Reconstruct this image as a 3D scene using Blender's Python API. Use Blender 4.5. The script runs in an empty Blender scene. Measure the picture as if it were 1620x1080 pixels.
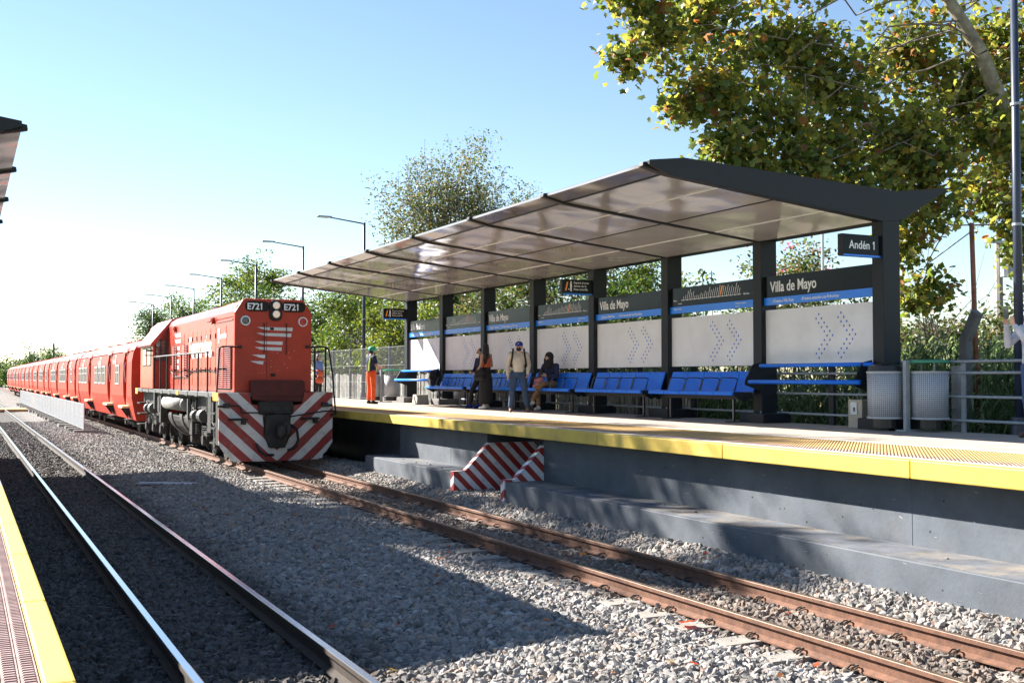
import bpy, bmesh, math, random
import numpy as np
from mathutils import Vector, Matrix
R = math.radians
SC = bpy.context.scene
COL = SC.collection
random.seed(7); RNG = np.random.default_rng(7)

# ---------------------------------------------------------------- camera, world, sun, exposure
cd = bpy.data.cameras.new('camera'); cam = bpy.data.objects.new('camera', cd); COL.objects.link(cam)
cam.location = (0, 0, 2.06)
cam.rotation_euler = (R(90) + math.atan(57/1740), 0, -R(26.57))
cd.sensor_width = 36; cd.lens = 36*1740/1620; cd.clip_start = 0.05; cd.clip_end = 5000
SC.camera = cam
SUN = Vector((-4.38, 6.2, 5.2)).normalized()
w = bpy.data.worlds.new('World'); SC.world = w; w.use_nodes = True
nt = w.node_tree; bg = nt.nodes['Background']
sky = nt.nodes.new('ShaderNodeTexSky'); sky.sky_type = 'NISHITA'; sky.sun_disc = False
sky.sun_elevation = math.asin(SUN.z); sky.sun_rotation = math.atan2(SUN.x, SUN.y)
sky.air_density = 1.0; sky.dust_density = 0.0; sky.ozone_density = 1.6; sky.altitude = 20
nt.links.new(sky.outputs[0], bg.inputs[0]); bg.inputs[1].default_value = 0.052
sl = bpy.data.lights.new('sun', 'SUN'); sl.energy = 5.0; sl.angle = R(0.53); sl.color = (1, .95, .87)
so = bpy.data.objects.new('sun', sl); COL.objects.link(so)
so.rotation_euler = SUN.to_track_quat('Z', 'Y').to_euler(); so.location = (-20, 30, 25)
vs = SC.view_settings; vs.view_transform = 'Standard'; vs.look = 'None'; vs.gamma = 1; vs.use_curve_mapping = False
vs.exposure = 2.0
SC.cycles.max_bounces = 8; SC.cycles.transparent_max_bounces = 12

# ---------------------------------------------------------------- helpers
M = {}
def mat(name, col, rough=.6, metal=0., var=.12, scale=6., bump=0., bscale=60., col2=None, coat=0., spec=.5, vec=None, detail=5., dirt=None, dscale=1.2, damt=.5, trans=0., bdet=4):
    m = bpy.data.materials.new(name); m.use_nodes = True; t = m.node_tree; N = t.nodes; L = t.links
    b = N['Principled BSDF']; b.inputs['Roughness'].default_value = rough; b.inputs['Metallic'].default_value = metal
    b.inputs['Coat Weight'].default_value = coat; b.inputs['Coat Roughness'].default_value = .08
    b.inputs['Specular IOR Level'].default_value = spec
    tc = N.new('ShaderNodeTexCoord'); mp = N.new('ShaderNodeMapping'); L.new(tc.outputs['Object'], mp.inputs[0])
    if vec: mp.inputs['Scale'].default_value = vec
    n = N.new('ShaderNodeTexNoise'); n.inputs['Scale'].default_value = scale; n.inputs['Detail'].default_value = detail; n.inputs['Roughness'].default_value = .6
    L.new(mp.outputs[0], n.inputs['Vector'])
    c1 = tuple(max(0, x*(1-var*1.6)) for x in col) + (1,); c2 = tuple(min(1, x*(1+var*1.6)) for x in col) + (1,)
    if col2: c1, c2 = tuple(col)+(1,), tuple(col2)+(1,)
    r = N.new('ShaderNodeValToRGB'); e = r.color_ramp.elements; e[0].position = .3; e[1].position = .7; e[0].color = c1; e[1].color = c2
    L.new(n.outputs['Fac'], r.inputs[0]); out = r.outputs[0]
    if dirt:
        n2 = N.new('ShaderNodeTexNoise'); n2.inputs['Scale'].default_value = dscale; n2.inputs['Detail'].default_value = 8; n2.inputs['Roughness'].default_value = .7
        L.new(mp.outputs[0], n2.inputs['Vector'])
        r2 = N.new('ShaderNodeValToRGB'); r2.color_ramp.elements[0].position = .48; r2.color_ramp.elements[1].position = .72
        r2.color_ramp.elements[1].color = (damt, damt, damt, 1)
        L.new(n2.outputs['Fac'], r2.inputs[0])
        mx = N.new('ShaderNodeMixRGB'); mx.inputs[2].default_value = tuple(dirt)+(1,)
        L.new(r2.outputs[0], mx.inputs[0]); L.new(out, mx.inputs[1]); out = mx.outputs[0]
    L.new(out, b.inputs['Base Color'])
    rr = N.new('ShaderNodeMapRange'); rr.inputs[3].default_value = max(0, rough-.06); rr.inputs[4].default_value = min(1, rough+.08)
    L.new(n.outputs['Fac'], rr.inputs[0]); L.new(rr.outputs[0], b.inputs['Roughness'])
    if bump:
        nb = N.new('ShaderNodeTexNoise'); nb.inputs['Scale'].default_value = bscale; nb.inputs['Detail'].default_value = bdet
        L.new(mp.outputs[0], nb.inputs['Vector'])
        bp = N.new('ShaderNodeBump'); bp.inputs['Strength'].default_value = 1; bp.inputs['Distance'].default_value = bump
        L.new(nb.outputs['Fac'], bp.inputs['Height']); L.new(bp.outputs[0], b.inputs['Normal'])
    M[name] = m; return m

class MB:
    def __init__(s): s.v = []; s.f = []
    def add(s, vs, fs):
        k = len(s.v); s.v += [tuple(p) for p in vs]; s.f += [tuple(i+k for i in f) for f in fs]; return s
    def box(s, x0, x1, y0, y1, z0, z1, tf=None):
        v = [(x, y, z) for z in (z0, z1) for y in (y0, y1) for x in (x0, x1)]
        if tf: v = [tf @ Vector(p) for p in v]
        return s.add(v, [(0,2,3,1),(4,5,7,6),(0,1,5,4),(2,6,7,3),(0,4,6,2),(1,3,7,5)])
    def cyl(s, p0, p1, r0, r1=None, n=12, caps=True):
        r1 = r0 if r1 is None else r1; p0 = Vector(p0); p1 = Vector(p1); d = (p1-p0)
        if d.length < 1e-6: return s
        d.normalize(); a = d.orthogonal().normalized(); b = d.cross(a); vs = []
        for p, r in ((p0, r0), (p1, r1)):
            for i in range(n):
                t = 2*math.pi*i/n; vs.append(p + a*math.cos(t)*r + b*math.sin(t)*r)
        fs = [(i, (i+1) % n, n+(i+1) % n, n+i) for i in range(n)]
        if caps: fs += [tuple(range(n-1, -1, -1)), tuple(range(n, 2*n))]
        return s.add(vs, fs)
    def tube(s, pts, r, n=8):
        for a, b in zip(pts, pts[1:]): s.cyl(a, b, r, r, n)
        return s
    def ball(s, c, r, n=12, m=8):
        if not hasattr(r, '__len__'): r = (r, r, r)
        vs = [(c[0], c[1], c[2]-r[2])]
        for j in range(1, m):
            ph = -math.pi/2 + math.pi*j/m
            for i in range(n):
                t = 2*math.pi*i/n; vs.append((c[0]+r[0]*math.cos(ph)*math.cos(t), c[1]+r[1]*math.cos(ph)*math.sin(t), c[2]+r[2]*math.sin(ph)))
        vs.append((c[0], c[1], c[2]+r[2])); fs = []
        for i in range(n): fs.append((0, 1+(i+1) % n, 1+i)); fs.append((len(vs)-1, 1+(m-2)*n+i, 1+(m-2)*n+(i+1) % n))
        for j in range(m-2):
            for i in range(n): a = 1+j*n+i; b = 1+j*n+(i+1) % n; fs.append((a, b, b+n, a+n))
        return s.add(vs, fs)
    def cap(s, p0, p1, r0, r1=None):
        r1 = r0 if r1 is None else r1
        s.ball(p0, r0, 12, 8); s.ball(p1, r1, 12, 8); return s.cyl(p0, p1, r0, r1, 12)
    def prism(s, poly, a0, a1, axis='Y'):
        n = len(poly)
        def P(p, a): return {'Y': (p[0], a, p[1]), 'X': (a, p[0], p[1]), 'Z': (p[0], p[1], a)}[axis]
        vs = [P(p, a0) for p in poly] + [P(p, a1) for p in poly]
        fs = [(i, (i+1) % n, n+(i+1) % n, n+i) for i in range(n)] + [tuple(range(n-1, -1, -1)), tuple(range(n, 2*n))]
        return s.add(vs, fs)
    def mesh(s, name, mats=None, off=(0, 0, 0), smooth=False, fix=True):
        me = bpy.data.meshes.new(name)
        me.from_pydata([(p[0]-off[0], p[1]-off[1], p[2]-off[2]) for p in s.v], [], s.f)
        if fix and len(s.f) < 60000:
            bm = bmesh.new(); bm.from_mesh(me); bmesh.ops.recalc_face_normals(bm, faces=bm.faces); bm.to_mesh(me); bm.free()
        if mats: me.materials.append(M[mats])
        if smooth: me.polygons.foreach_set('use_smooth', [True]*len(me.polygons))
        return me
    def build(s, name, m, parent=None, smooth=False, bev=0., label=None, local=False):
        off = (0, 0, 0)
        if parent is not None and not local: off = worldloc(parent)
        o = bpy.data.objects.new(name, s.mesh(name, m, off, smooth)); COL.objects.link(o)
        if parent is not None: o.parent = parent
        if bev:
            b = o.modifiers.new('bevel', 'BEVEL'); b.width = bev; b.segments = 2; b.limit_method = 'ANGLE'; b.angle_limit = R(40)
        if smooth == 'auto': pass
        if label: o['label'] = label
        return o
def worldloc(o):
    p = Vector((0, 0, 0))
    while o is not None: p = p + o.location; o = o.parent
    return p
def thing(name, label, cat, loc=(0, 0, 0), group=None, rotz=0):
    o = bpy.data.objects.new(name, None); COL.objects.link(o); o.location = loc; o.rotation_euler = (0, 0, rotz)
    o.empty_display_size = .2; o['label'] = label; o['category'] = cat
    if group: o['group'] = group
    return o
def tag(o, label=None, cat=None, group=None, kind=None):
    for k, v in (('label', label), ('category', cat), ('group', group), ('kind', kind)):
        if v: o[k] = v
    return o
def struct(o): o['kind'] = 'structure'; return o
def stuff(o): o['kind'] = 'stuff'; return o
def copy_tree(o, parent=None):
    c = o.copy(); COL.objects.link(c)
    if parent is not None: c.parent = parent
    for ch in [x for x in KIDS.get(o.name, [])]: copy_tree(ch, c)
    return c
KIDS = {}
def index_kids():
    KIDS.clear()
    for o in bpy.data.objects:
        if o.parent: KIDS.setdefault(o.parent.name, []).append(o)
def dup(root, loc, label=None, group=None, rotz=None):
    c = copy_tree(root); c.location = loc
    if rotz is not None: c.rotation_euler = (0, 0, rotz)
    if label: c['label'] = label
    if group: c['group'] = group
    return c
def inst(me, name, parent, loc, rot=(0, 0, 0), scale=None):
    o = bpy.data.objects.new(name, me); COL.objects.link(o); o.parent = parent; o.location = loc; o.rotation_euler = rot
    if scale: o.scale = scale
    return o
def text(body, size, loc, facing, m, parent=None, name='lettering', sx=.8, ext=.002, off=0., align='LEFT', rot=None):
    cu = bpy.data.curves.new(name, 'FONT'); cu.body = body; cu.size = size; cu.extrude = ext; cu.align_x = align; cu.offset = off
    cu.resolution_u = 3; cu.materials.append(M[m])
    o = bpy.data.objects.new(name, cu); COL.objects.link(o)
    z = {'-X': -90, '-Y': 0, '+Y': 180}[facing]
    o.rotation_euler = (R(90), 0, R(z)); o.scale = (sx, 1, 1)
    p = Vector(loc)
    if parent is not None: o.parent = parent; p = p - worldloc(parent)
    o.location = p; return o

# ---------------------------------------------------------------- materials
mat('steel_dark', (.011, .013, .017), .5, 0, .15, 3, spec=.3)
mat('concrete', (.30, .285, .26), .85, 0, .14, 2.5, bump=.004, bscale=40, dirt=(.22, .2, .18), dscale=.9, damt=.45)
mat('platform_top', (.33, .275, .23), .85, 0, .1, 1.8, bump=.0015, bscale=60, dirt=(.27, .23, .2), dscale=.55, damt=.5)
mat('wall_paint', (.078, .090, .108), .72, 0, .16, 2.2, bump=.002, bscale=25, dirt=(.125, .13, .14), dscale=1.3, damt=.55)
mat('ledge_dust', (.09, .098, .115), .9, 0, .2, 3, bump=.003, bscale=50, dirt=(.30, .24, .17), dscale=1.1, damt=.8)
mat('yellow', (.56, .39, .06), .6, 0, .08, 3, bump=.001, bscale=70, dirt=(.30, .22, .09), dscale=2.6, damt=.6)
mat('white_line', (.58, .56, .52), .7, 0, .08, 5)
mat('tactile', (.30, .18, .13), .8, 0, .12, 6, bump=.001, bscale=80, dirt=(.45, .38, .3), dscale=2, damt=.5)
mat('tactile_yellow', (.42, .26, .09), .8, 0, .12, 5, dirt=(.4, .24, .17), dscale=.8, damt=.7)
mat('paver', (.31, .20, .18), .85, 0, .13, 5, bump=.0012, bscale=90, dirt=(.3, .24, .21), dscale=2.2, damt=.5)
mat('red_stripe', (.36, .025, .02), .55, 0, .12, 5)
mat('white_paint', (.68, .68, .68), .5, 0, .08, 4, dirt=(.4, .38, .35), dscale=2.3, damt=.4)
mat('rail_rust', (.135, .062, .036), .8, 0, .25, 12, bump=.002, bscale=60, dirt=(.09, .042, .028), dscale=5, damt=.6)
mat('rail_top_brown', (.16, .115, .09), .45, .6, .2, 10)
mat('rail_top_shiny', (.62, .64, .68), .16, 1., .08, 10, vec=(1, .05, 1))
mat('sleeper', (.24, .22, .195), .9, 0, .16, 6, bump=.004, bscale=40, dirt=(.2, .15, .12), dscale=3, damt=.6)
mat('clip', (.07, .055, .045), .7, .4, .2, 20)
mat('soil', (.11, .09, .06), .95, 0, .25, .6, bump=.02, bscale=6)
mat('grass_ground', (.16, .17, .06), .95, 0, .3, .3, bump=.03, bscale=3, dirt=(.26, .21, .12), dscale=.12, damt=.6)
mat('soffit', (.88, .83, .79), .11, .42, .03, 1.2, bump=.09, bscale=.8, coat=.3, bdet=.6)
mat('fascia', (.36, .335, .32), .13, .4, .04, 1.2, bump=.08, bscale=.8, bdet=.6)
mat('strip_light', (.82, .82, .8), .4, 0, .03, 5)
mat('panel_white', (.72, .72, .73), .55, 0, .03, 2, bump=.0006, bscale=40, dirt=(.5, .48, .45), dscale=1.7, damt=.3)
mat('sign_black', (.008, .009, .011), .2, 0, .05, 2, spec=.12)
mat('sign_blue', (.004, .19, .78), .3, 0, .04, 2)
mat('sign_white', (.8, .8, .8), .5, 0, .02, 2)
mat('sign_orange', (.85, .28, .03), .5, 0, .02, 2)
mat('bench_blue', (.004, .155, .74), .4, 0, .07, 4, spec=.35)
mat('dot_blue', (.04, .13, .55), .5, 0, .05, 3)
mat('chrome_dark', (.1, .1, .11), .3, .9, .1, 5)
mat('bin_grey', (.36, .38, .40), .5, 0., .06, 5)
mat('galv', (.28, .31, .34), .5, .2, .1, 8)
mat('green_lid', (.02, .22, .13), .4, 0, .08, 4)
mat('black_plastic', (.015, .015, .016), .4, 0, .1, 4)
mat('box_beige', (.42, .37, .29), .6, 0, .08, 4, dirt=(.25, .2, .15), dscale=3, damt=.5)
mat('pole_blue', (.022, .032, .062), .42, 0, .1, 4)
mat('picket', (.36, .35, .32), .85, 0, .2, 7, dirt=(.2, .18, .16), dscale=1.4, damt=.7)
mat('wire', (.35, .36, .36), .5, .6, .1, 4)
mat('concrete_dark', (.16, .155, .15), .9, 0, .2, 4, bump=.006, bscale=30, dirt=(.08, .08, .075), dscale=2, damt=.7)
mat('rust_pole', (.27, .10, .055), .8, 0, .25, 7, dirt=(.16, .07, .05), dscale=3, damt=.6)
mat('bark', (.17, .14, .11), .9, 0, .3, 9, bump=.01, bscale=25, vec=(1, 1, .3))
mat('bark_pale', (.24, .21, .16), .85, 0, .3, 5, bump=.006, bscale=14, dirt=(.12, .11, .08), dscale=3, damt=.8)
mat('red_paint', (.42, .036, .014), .38, 0, .07, 1.6, bump=.0012, bscale=5, coat=.18, dirt=(.20, .028, .018), dscale=1.1, damt=.55)
mat('red_coach', (.43, .034, .012), .5, 0, .07, 1.6, bump=.0015, bscale=4, spec=.3, dirt=(.25, .03, .018), dscale=.9, damt=.6, vec=(1, .35, 1))
mat('red_front', (.44, .042, .018), .45, 0, .1, 2, bump=.0012, bscale=5, spec=.35, dirt=(.34, .025, .018), dscale=1.4, damt=.6)
mat('dark_red', (.085, .012, .010), .7, 0, .2, 4)
mat('under_black', (.014, .013, .0125), .65, .1, .3, 6, dirt=(.05, .042, .036), dscale=3, damt=.5)
mat('under_grey', (.033, .030, .028), .6, .3, .25, 6, dirt=(.07, .06, .05), dscale=3, damt=.6)
mat('reservoir_grey', (.22, .21, .19), .5, 0, .15, 4, dirt=(.08, .07, .06), dscale=3, damt=.6)
mat('rail_dark', (.035, .024, .018), .85, 0, .25, 12)
mat('tank_grey', (.085, .08, .075), .5, .3, .15, 4, dirt=(.15, .13, .11), dscale=3, damt=.5)
mat('deck_grey', (.09, .09, .09), .6, 0, .15, 5)
mat('amber', (.82, .48, .04), .5, 0, .05, 5)
mat('glass_dark', (.03, .035, .04), .06, 0, .1, 3, coat=1)
mat('window_glass', (.035, .042, .05), .22, 0, .1, 3, spec=.22)
mat('alu', (.55, .57, .6), .4, .6, .06, 5)
mat('lens', (.75, .75, .7), .15, .6, .05, 5)
mat('lens_red', (.45, .02, .02), .25, 0, .05, 5)
mat('lens_grey', (.12, .13, .12), .25, .3, .05, 5)
mat('step_cream', (.72, .55, .32), .7, 0, .1, 5)
mat('plank_orange', (.5, .24, .1), .8, 0, .2, 5)
for nm, c, r in (('skin', (.42, .24, .16), .55), ('skin_light', (.55, .33, .24), .55), ('hair', (.012, .01, .009), .5), ('jeans', (.028, .055, .11), .85), ('sweater', (.48, .44, .38), .9),
              ('black_cloth', (.014, .014, .016), .9), ('orange_top', (.55, .10, .04), .85), ('orange_pants', (.70, .09, .015), .8), ('navy', (.015, .022, .07), .85), ('cap_blue', (.012, .03, .25), .7),
              ('helmet', (.02, .32, .16), .35), ('hi_vis', (.55, .75, .08), .7), ('shoe_white', (.6, .6, .58), .6), ('shoe_brown', (.13, .065, .045), .7), ('shirt_white', (.5, .52, .58), .85),
              ('mask_white', (.8, .8, .8), .8), ('bag_pink', (.35, .14, .16), .7), ('jeans_light', (.05, .09, .2), .85), ('shirt_blue', (.16, .24, .5), .85), ('eye', (.02, .015, .01), .2), ('phone', (.02, .02, .025), .2)):
    mat(nm, c, r, 0, .12, 9, bump=.0015 if r > .6 else 0, bscale=35)
mat('leopard', (.03, .022, .018), .85, 0, .1, 34, col2=(.36, .22, .11), detail=1)

def leafmat(name, trans=.35):
    m = bpy.data.materials.new(name); m.use_nodes = True; t = m.node_tree; N = t.nodes; L = t.links
    b = N['Principled BSDF']; b.inputs['Roughness'].default_value = .42; b.inputs['Specular IOR Level'].default_value = .45
    a = N.new('ShaderNodeAttribute'); a.attribute_name = 'leafcol'; L.new(a.outputs['Color'], b.inputs['Base Color'])
    tr = N.new('ShaderNodeBsdfTranslucent'); hs = N.new('ShaderNodeHueSaturation'); hs.inputs['Saturation'].default_value = 1.15; hs.inputs['Value'].default_value = 1.5; hs.inputs['Hue'].default_value = .485
    L.new(a.outputs['Color'], hs.inputs['Color']); L.new(hs.outputs[0], tr.inputs[0])
    mx = N.new('ShaderNodeMixShader'); mx.inputs[0].default_value = trans
    L.new(b.outputs[0], mx.inputs[1]); L.new(tr.outputs[0], mx.inputs[2]); L.new(mx.outputs[0], N['Material Output'].inputs[0])
    M[name] = m
leafmat('leaf', .55)

def stripe_mat(name, a, b, dirx, dirz, period, cx=0., absx=False, phase=0., rough=.55):
    """flat red and white hazard print: a band pattern in object space"""
    m = bpy.data.materials.new(name); m.use_nodes = True; t = m.node_tree; N = t.nodes; L = t.links; bs = N['Principled BSDF']; bs.inputs['Roughness'].default_value = rough
    tc = N.new('ShaderNodeTexCoord'); s = N.new('ShaderNodeSeparateXYZ'); L.new(tc.outputs['Object'], s.inputs[0])
    def mth(op, x, y=None):
        q = N.new('ShaderNodeMath'); q.operation = op
        for i, v in enumerate((x, y)):
            if v is None: continue
            if isinstance(v, (int, float)): q.inputs[i].default_value = v
            else: L.new(v, q.inputs[i])
        return q.outputs[0]
    x = mth('SUBTRACT', s.outputs[0], cx)
    if absx: x = mth('ABSOLUTE', x)
    u = mth('ADD', mth('MULTIPLY', x, dirx), mth('MULTIPLY', s.outputs[2], dirz)); u = mth('ADD', u, mth('MULTIPLY', s.outputs[1], dirx*.7))
    f = mth('FRACT', mth('ADD', mth('DIVIDE', u, period), phase+50)); f = mth('GREATER_THAN', f, .5)
    n = N.new('ShaderNodeTexNoise'); n.inputs['Scale'].default_value = 5; n.inputs['Detail'].default_value = 8; n.inputs['Roughness'].default_value = .7; L.new(tc.outputs['Object'], n.inputs['Vector'])
    mx = N.new('ShaderNodeMixRGB'); mx.inputs[1].default_value = tuple(a)+(1,); mx.inputs[2].default_value = tuple(b)+(1,); L.new(f, mx.inputs[0])
    rp = N.new('ShaderNodeValToRGB'); rp.color_ramp.elements[0].position = .5; rp.color_ramp.elements[1].position = .75; rp.color_ramp.elements[1].color = (.55, .55, .55, 1); L.new(n.outputs['Fac'], rp.inputs[0])
    m2 = N.new('ShaderNodeMixRGB'); m2.inputs[2].default_value = (.2, .16, .14, 1); L.new(rp.outputs[0], m2.inputs[0]); L.new(mx.outputs[0], m2.inputs[1]); L.new(m2.outputs[0], bs.inputs[0])
    M[name] = m
stripe_mat('niche_stripe', (.36, .03, .025), (.74, .74, .76), 1, 1, .275, phase=.1)
stripe_mat('pilot_stripe', (.27, .022, .018), (.60, .58, .56), -.92, 1, .50, cx=0, absx=True, phase=.30)

def perf_mat(name, col):
    """punched holes laid out round the drum"""
    m = mat(name, col, .5, 0., .05, 5); t = m.node_tree; N = t.nodes; L = t.links; b = N['Principled BSDF']
    tc = N.new('ShaderNodeTexCoord'); s = N.new('ShaderNodeSeparateXYZ'); L.new(tc.outputs['Object'], s.inputs[0])
    g = N.new('ShaderNodeMath'); g.operation = 'ARCTAN2'; L.new(s.outputs[1], g.inputs[0]); L.new(s.outputs[0], g.inputs[1])
    g2 = N.new('ShaderNodeMath'); g2.operation = 'MULTIPLY'; g2.inputs[1].default_value = .27; L.new(g.outputs[0], g2.inputs[0])
    cb = N.new('ShaderNodeCombineXYZ'); L.new(g2.outputs[0], cb.inputs[0]); L.new(s.outputs[2], cb.inputs[1])
    v = N.new('ShaderNodeTexVoronoi'); v.voronoi_dimensions = '2D'; v.inputs['Scale'].default_value = 34; v.inputs['Randomness'].default_value = .12; L.new(cb.outputs[0], v.inputs['Vector'])
    r = N.new('ShaderNodeValToRGB'); r.color_ramp.elements[0].position = .22; r.color_ramp.elements[1].position = .30; r.color_ramp.elements[0].color = (.04, .043, .046, 1); r.color_ramp.elements[1].color = tuple(col)+(1,)
    L.new(v.outputs['Distance'], r.inputs[0]); L.new(r.outputs[0], b.inputs['Base Color'])
perf_mat('bin_perf', (.38, .41, .45))
# ---------------------------------------------------------------- the setting: ground, ballast, tracks
g = MB(); g.add([(-1500, -300, -.3), (1500, -300, -.3), (1500, 3000, -.3), (-1500, 3000, -.3)], [(0, 1, 2, 3)])
struct(g.build('ground', 'grass_ground'))
g = MB(); g.add([(13.9, -10, -.27), (40, -10, -.27), (40, 130, -.27), (13.9, 130, -.27)], [(0, 1, 2, 3)])
struct(g.build('soil_strip_beside_platform', 'soil'))

def grime(N, L, col):
    """brake dust and oil darken the stones of the busy left track; rust tints those along the right rails"""
    ge = N.new('ShaderNodeNewGeometry'); s = N.new('ShaderNodeSeparateXYZ'); L.new(ge.outputs['Position'], s.inputs[0])
    nz = N.new('ShaderNodeTexNoise'); nz.inputs['Scale'].default_value = 1.3; nz.inputs['Detail'].default_value = 5; L.new(ge.outputs['Position'], nz.inputs['Vector'])
    ad = N.new('ShaderNodeMath'); ad.operation = 'MULTIPLY_ADD'; ad.inputs[1].default_value = 1.1; L.new(nz.outputs['Fac'], ad.inputs[0]); L.new(s.outputs[0], ad.inputs[2])
    r = N.new('ShaderNodeValToRGB'); r.color_ramp.interpolation = 'EASE'; e = r.color_ramp.elements; mr = N.new('ShaderNodeMapRange'); mr.inputs[1].default_value = 0; mr.inputs[2].default_value = 10; L.new(ad.outputs[0], mr.inputs[0]); L.new(mr.outputs[0], r.inputs[0])
    e[0].position = .10; e[0].color = (.30, .28, .27, 1); e[1].position = 1; e[1].color = (1, 1, 1, 1)
    for p, c in ((.30, (.36, .34, .33, 1)), (.40, (1, 1, 1, 1)), (.62, (1, 1, 1, 1)), (.67, (.70, .60, .53, 1)), (.76, (.70, .60, .53, 1)), (.82, (1, .98, .96, 1))):
        q = e.new(p); q.color = c
    m = N.new('ShaderNodeMixRGB'); m.blend_type = 'MULTIPLY'; m.inputs[0].default_value = 1; L.new(col, m.inputs[1]); L.new(r.outputs[0], m.inputs[2]); return m.outputs[0]
def ballast_material():
    m = bpy.data.materials.new('ballast'); m.use_nodes = True; t = m.node_tree; N = t.nodes; L = t.links; b = N['Principled BSDF']; b.inputs['Roughness'].default_value = .9
    tc = N.new('ShaderNodeTexCoord')
    v = N.new('ShaderNodeTexVoronoi'); v.inputs['Scale'].default_value = 19; L.new(tc.outputs['Object'], v.inputs['Vector'])
    r = N.new('ShaderNodeValToRGB'); e = r.color_ramp.elements; e[0].color = (.09, .085, .08, 1); e[1].color = (.28, .265, .25, 1); e[0].position = .1; e[1].position = .9
    sp = N.new('ShaderNodeSeparateColor'); L.new(v.outputs['Color'], sp.inputs[0]); L.new(sp.outputs[0], r.inputs[0])
    n = N.new('ShaderNodeTexNoise'); n.inputs['Scale'].default_value = .8; n.inputs['Detail'].default_value = 6; L.new(tc.outputs['Object'], n.inputs['Vector'])
    r2 = N.new('ShaderNodeValToRGB'); r2.color_ramp.elements[0].color = (.7, .66, .62, 1); r2.color_ramp.elements[1].color = (1, 1, 1, 1); r2.color_ramp.elements[0].position = .35; r2.color_ramp.elements[1].position = .65; L.new(n.outputs['Fac'], r2.inputs[0])
    mm = N.new('ShaderNodeMixRGB'); mm.blend_type = 'MULTIPLY'; mm.inputs[0].default_value = 1; L.new(r.outputs[0], mm.inputs[1]); L.new(r2.outputs[0], mm.inputs[2]); L.new(grime(N, L, mm.outputs[0]), b.inputs['Base Color'])
    bp = N.new('ShaderNodeBump'); bp.inputs['Distance'].default_value = .035; bp.invert = True; L.new(v.outputs['Distance'], bp.inputs['Height']); L.new(bp.outputs[0], b.inputs['Normal'])
    M['ballast'] = m
    s = bpy.data.materials.new('ballast_stone'); s.use_nodes = True; t = s.node_tree; N = t.nodes; L = t.links; b = N['Principled BSDF']; b.inputs['Roughness'].default_value = .85
    oi = N.new('ShaderNodeObjectInfo'); r = N.new('ShaderNodeValToRGB'); e = r.color_ramp.elements
    e[0].color = (.10, .095, .09, 1); e[1].color = (.40, .39, .38, 1); e[0].position = 0; e[1].position = 1
    for p, c in ((.25, (.19, .18, .17, 1)), (.5, (.26, .25, .24, 1)), (.7, (.23, .19, .16, 1)), (.82, (.33, .315, .30, 1)), (.93, (.27, .19, .14, 1))):
        q = e.new(p); q.color = c
    L.new(oi.outputs['Random'], r.inputs[0])
    n = N.new('ShaderNodeTexNoise'); n.inputs['Scale'].default_value = 2.5; n.inputs['Detail'].default_value = 6; tc = N.new('ShaderNodeTexCoord'); L.new(tc.outputs['Object'], n.inputs['Vector'])
    mx = N.new('ShaderNodeMixRGB'); mx.blend_type = 'MULTIPLY'; mx.inputs[0].default_value = .5; L.new(r.outputs[0], mx.inputs[1]); L.new(n.outputs['Color'], mx.inputs[2])
    # rust dust on the stones close to the right track
    L.new(grime(N, L, r.outputs[0]), b.inputs['Base Color'])
    M['ballast_stone'] = s
ballast_material()

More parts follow.
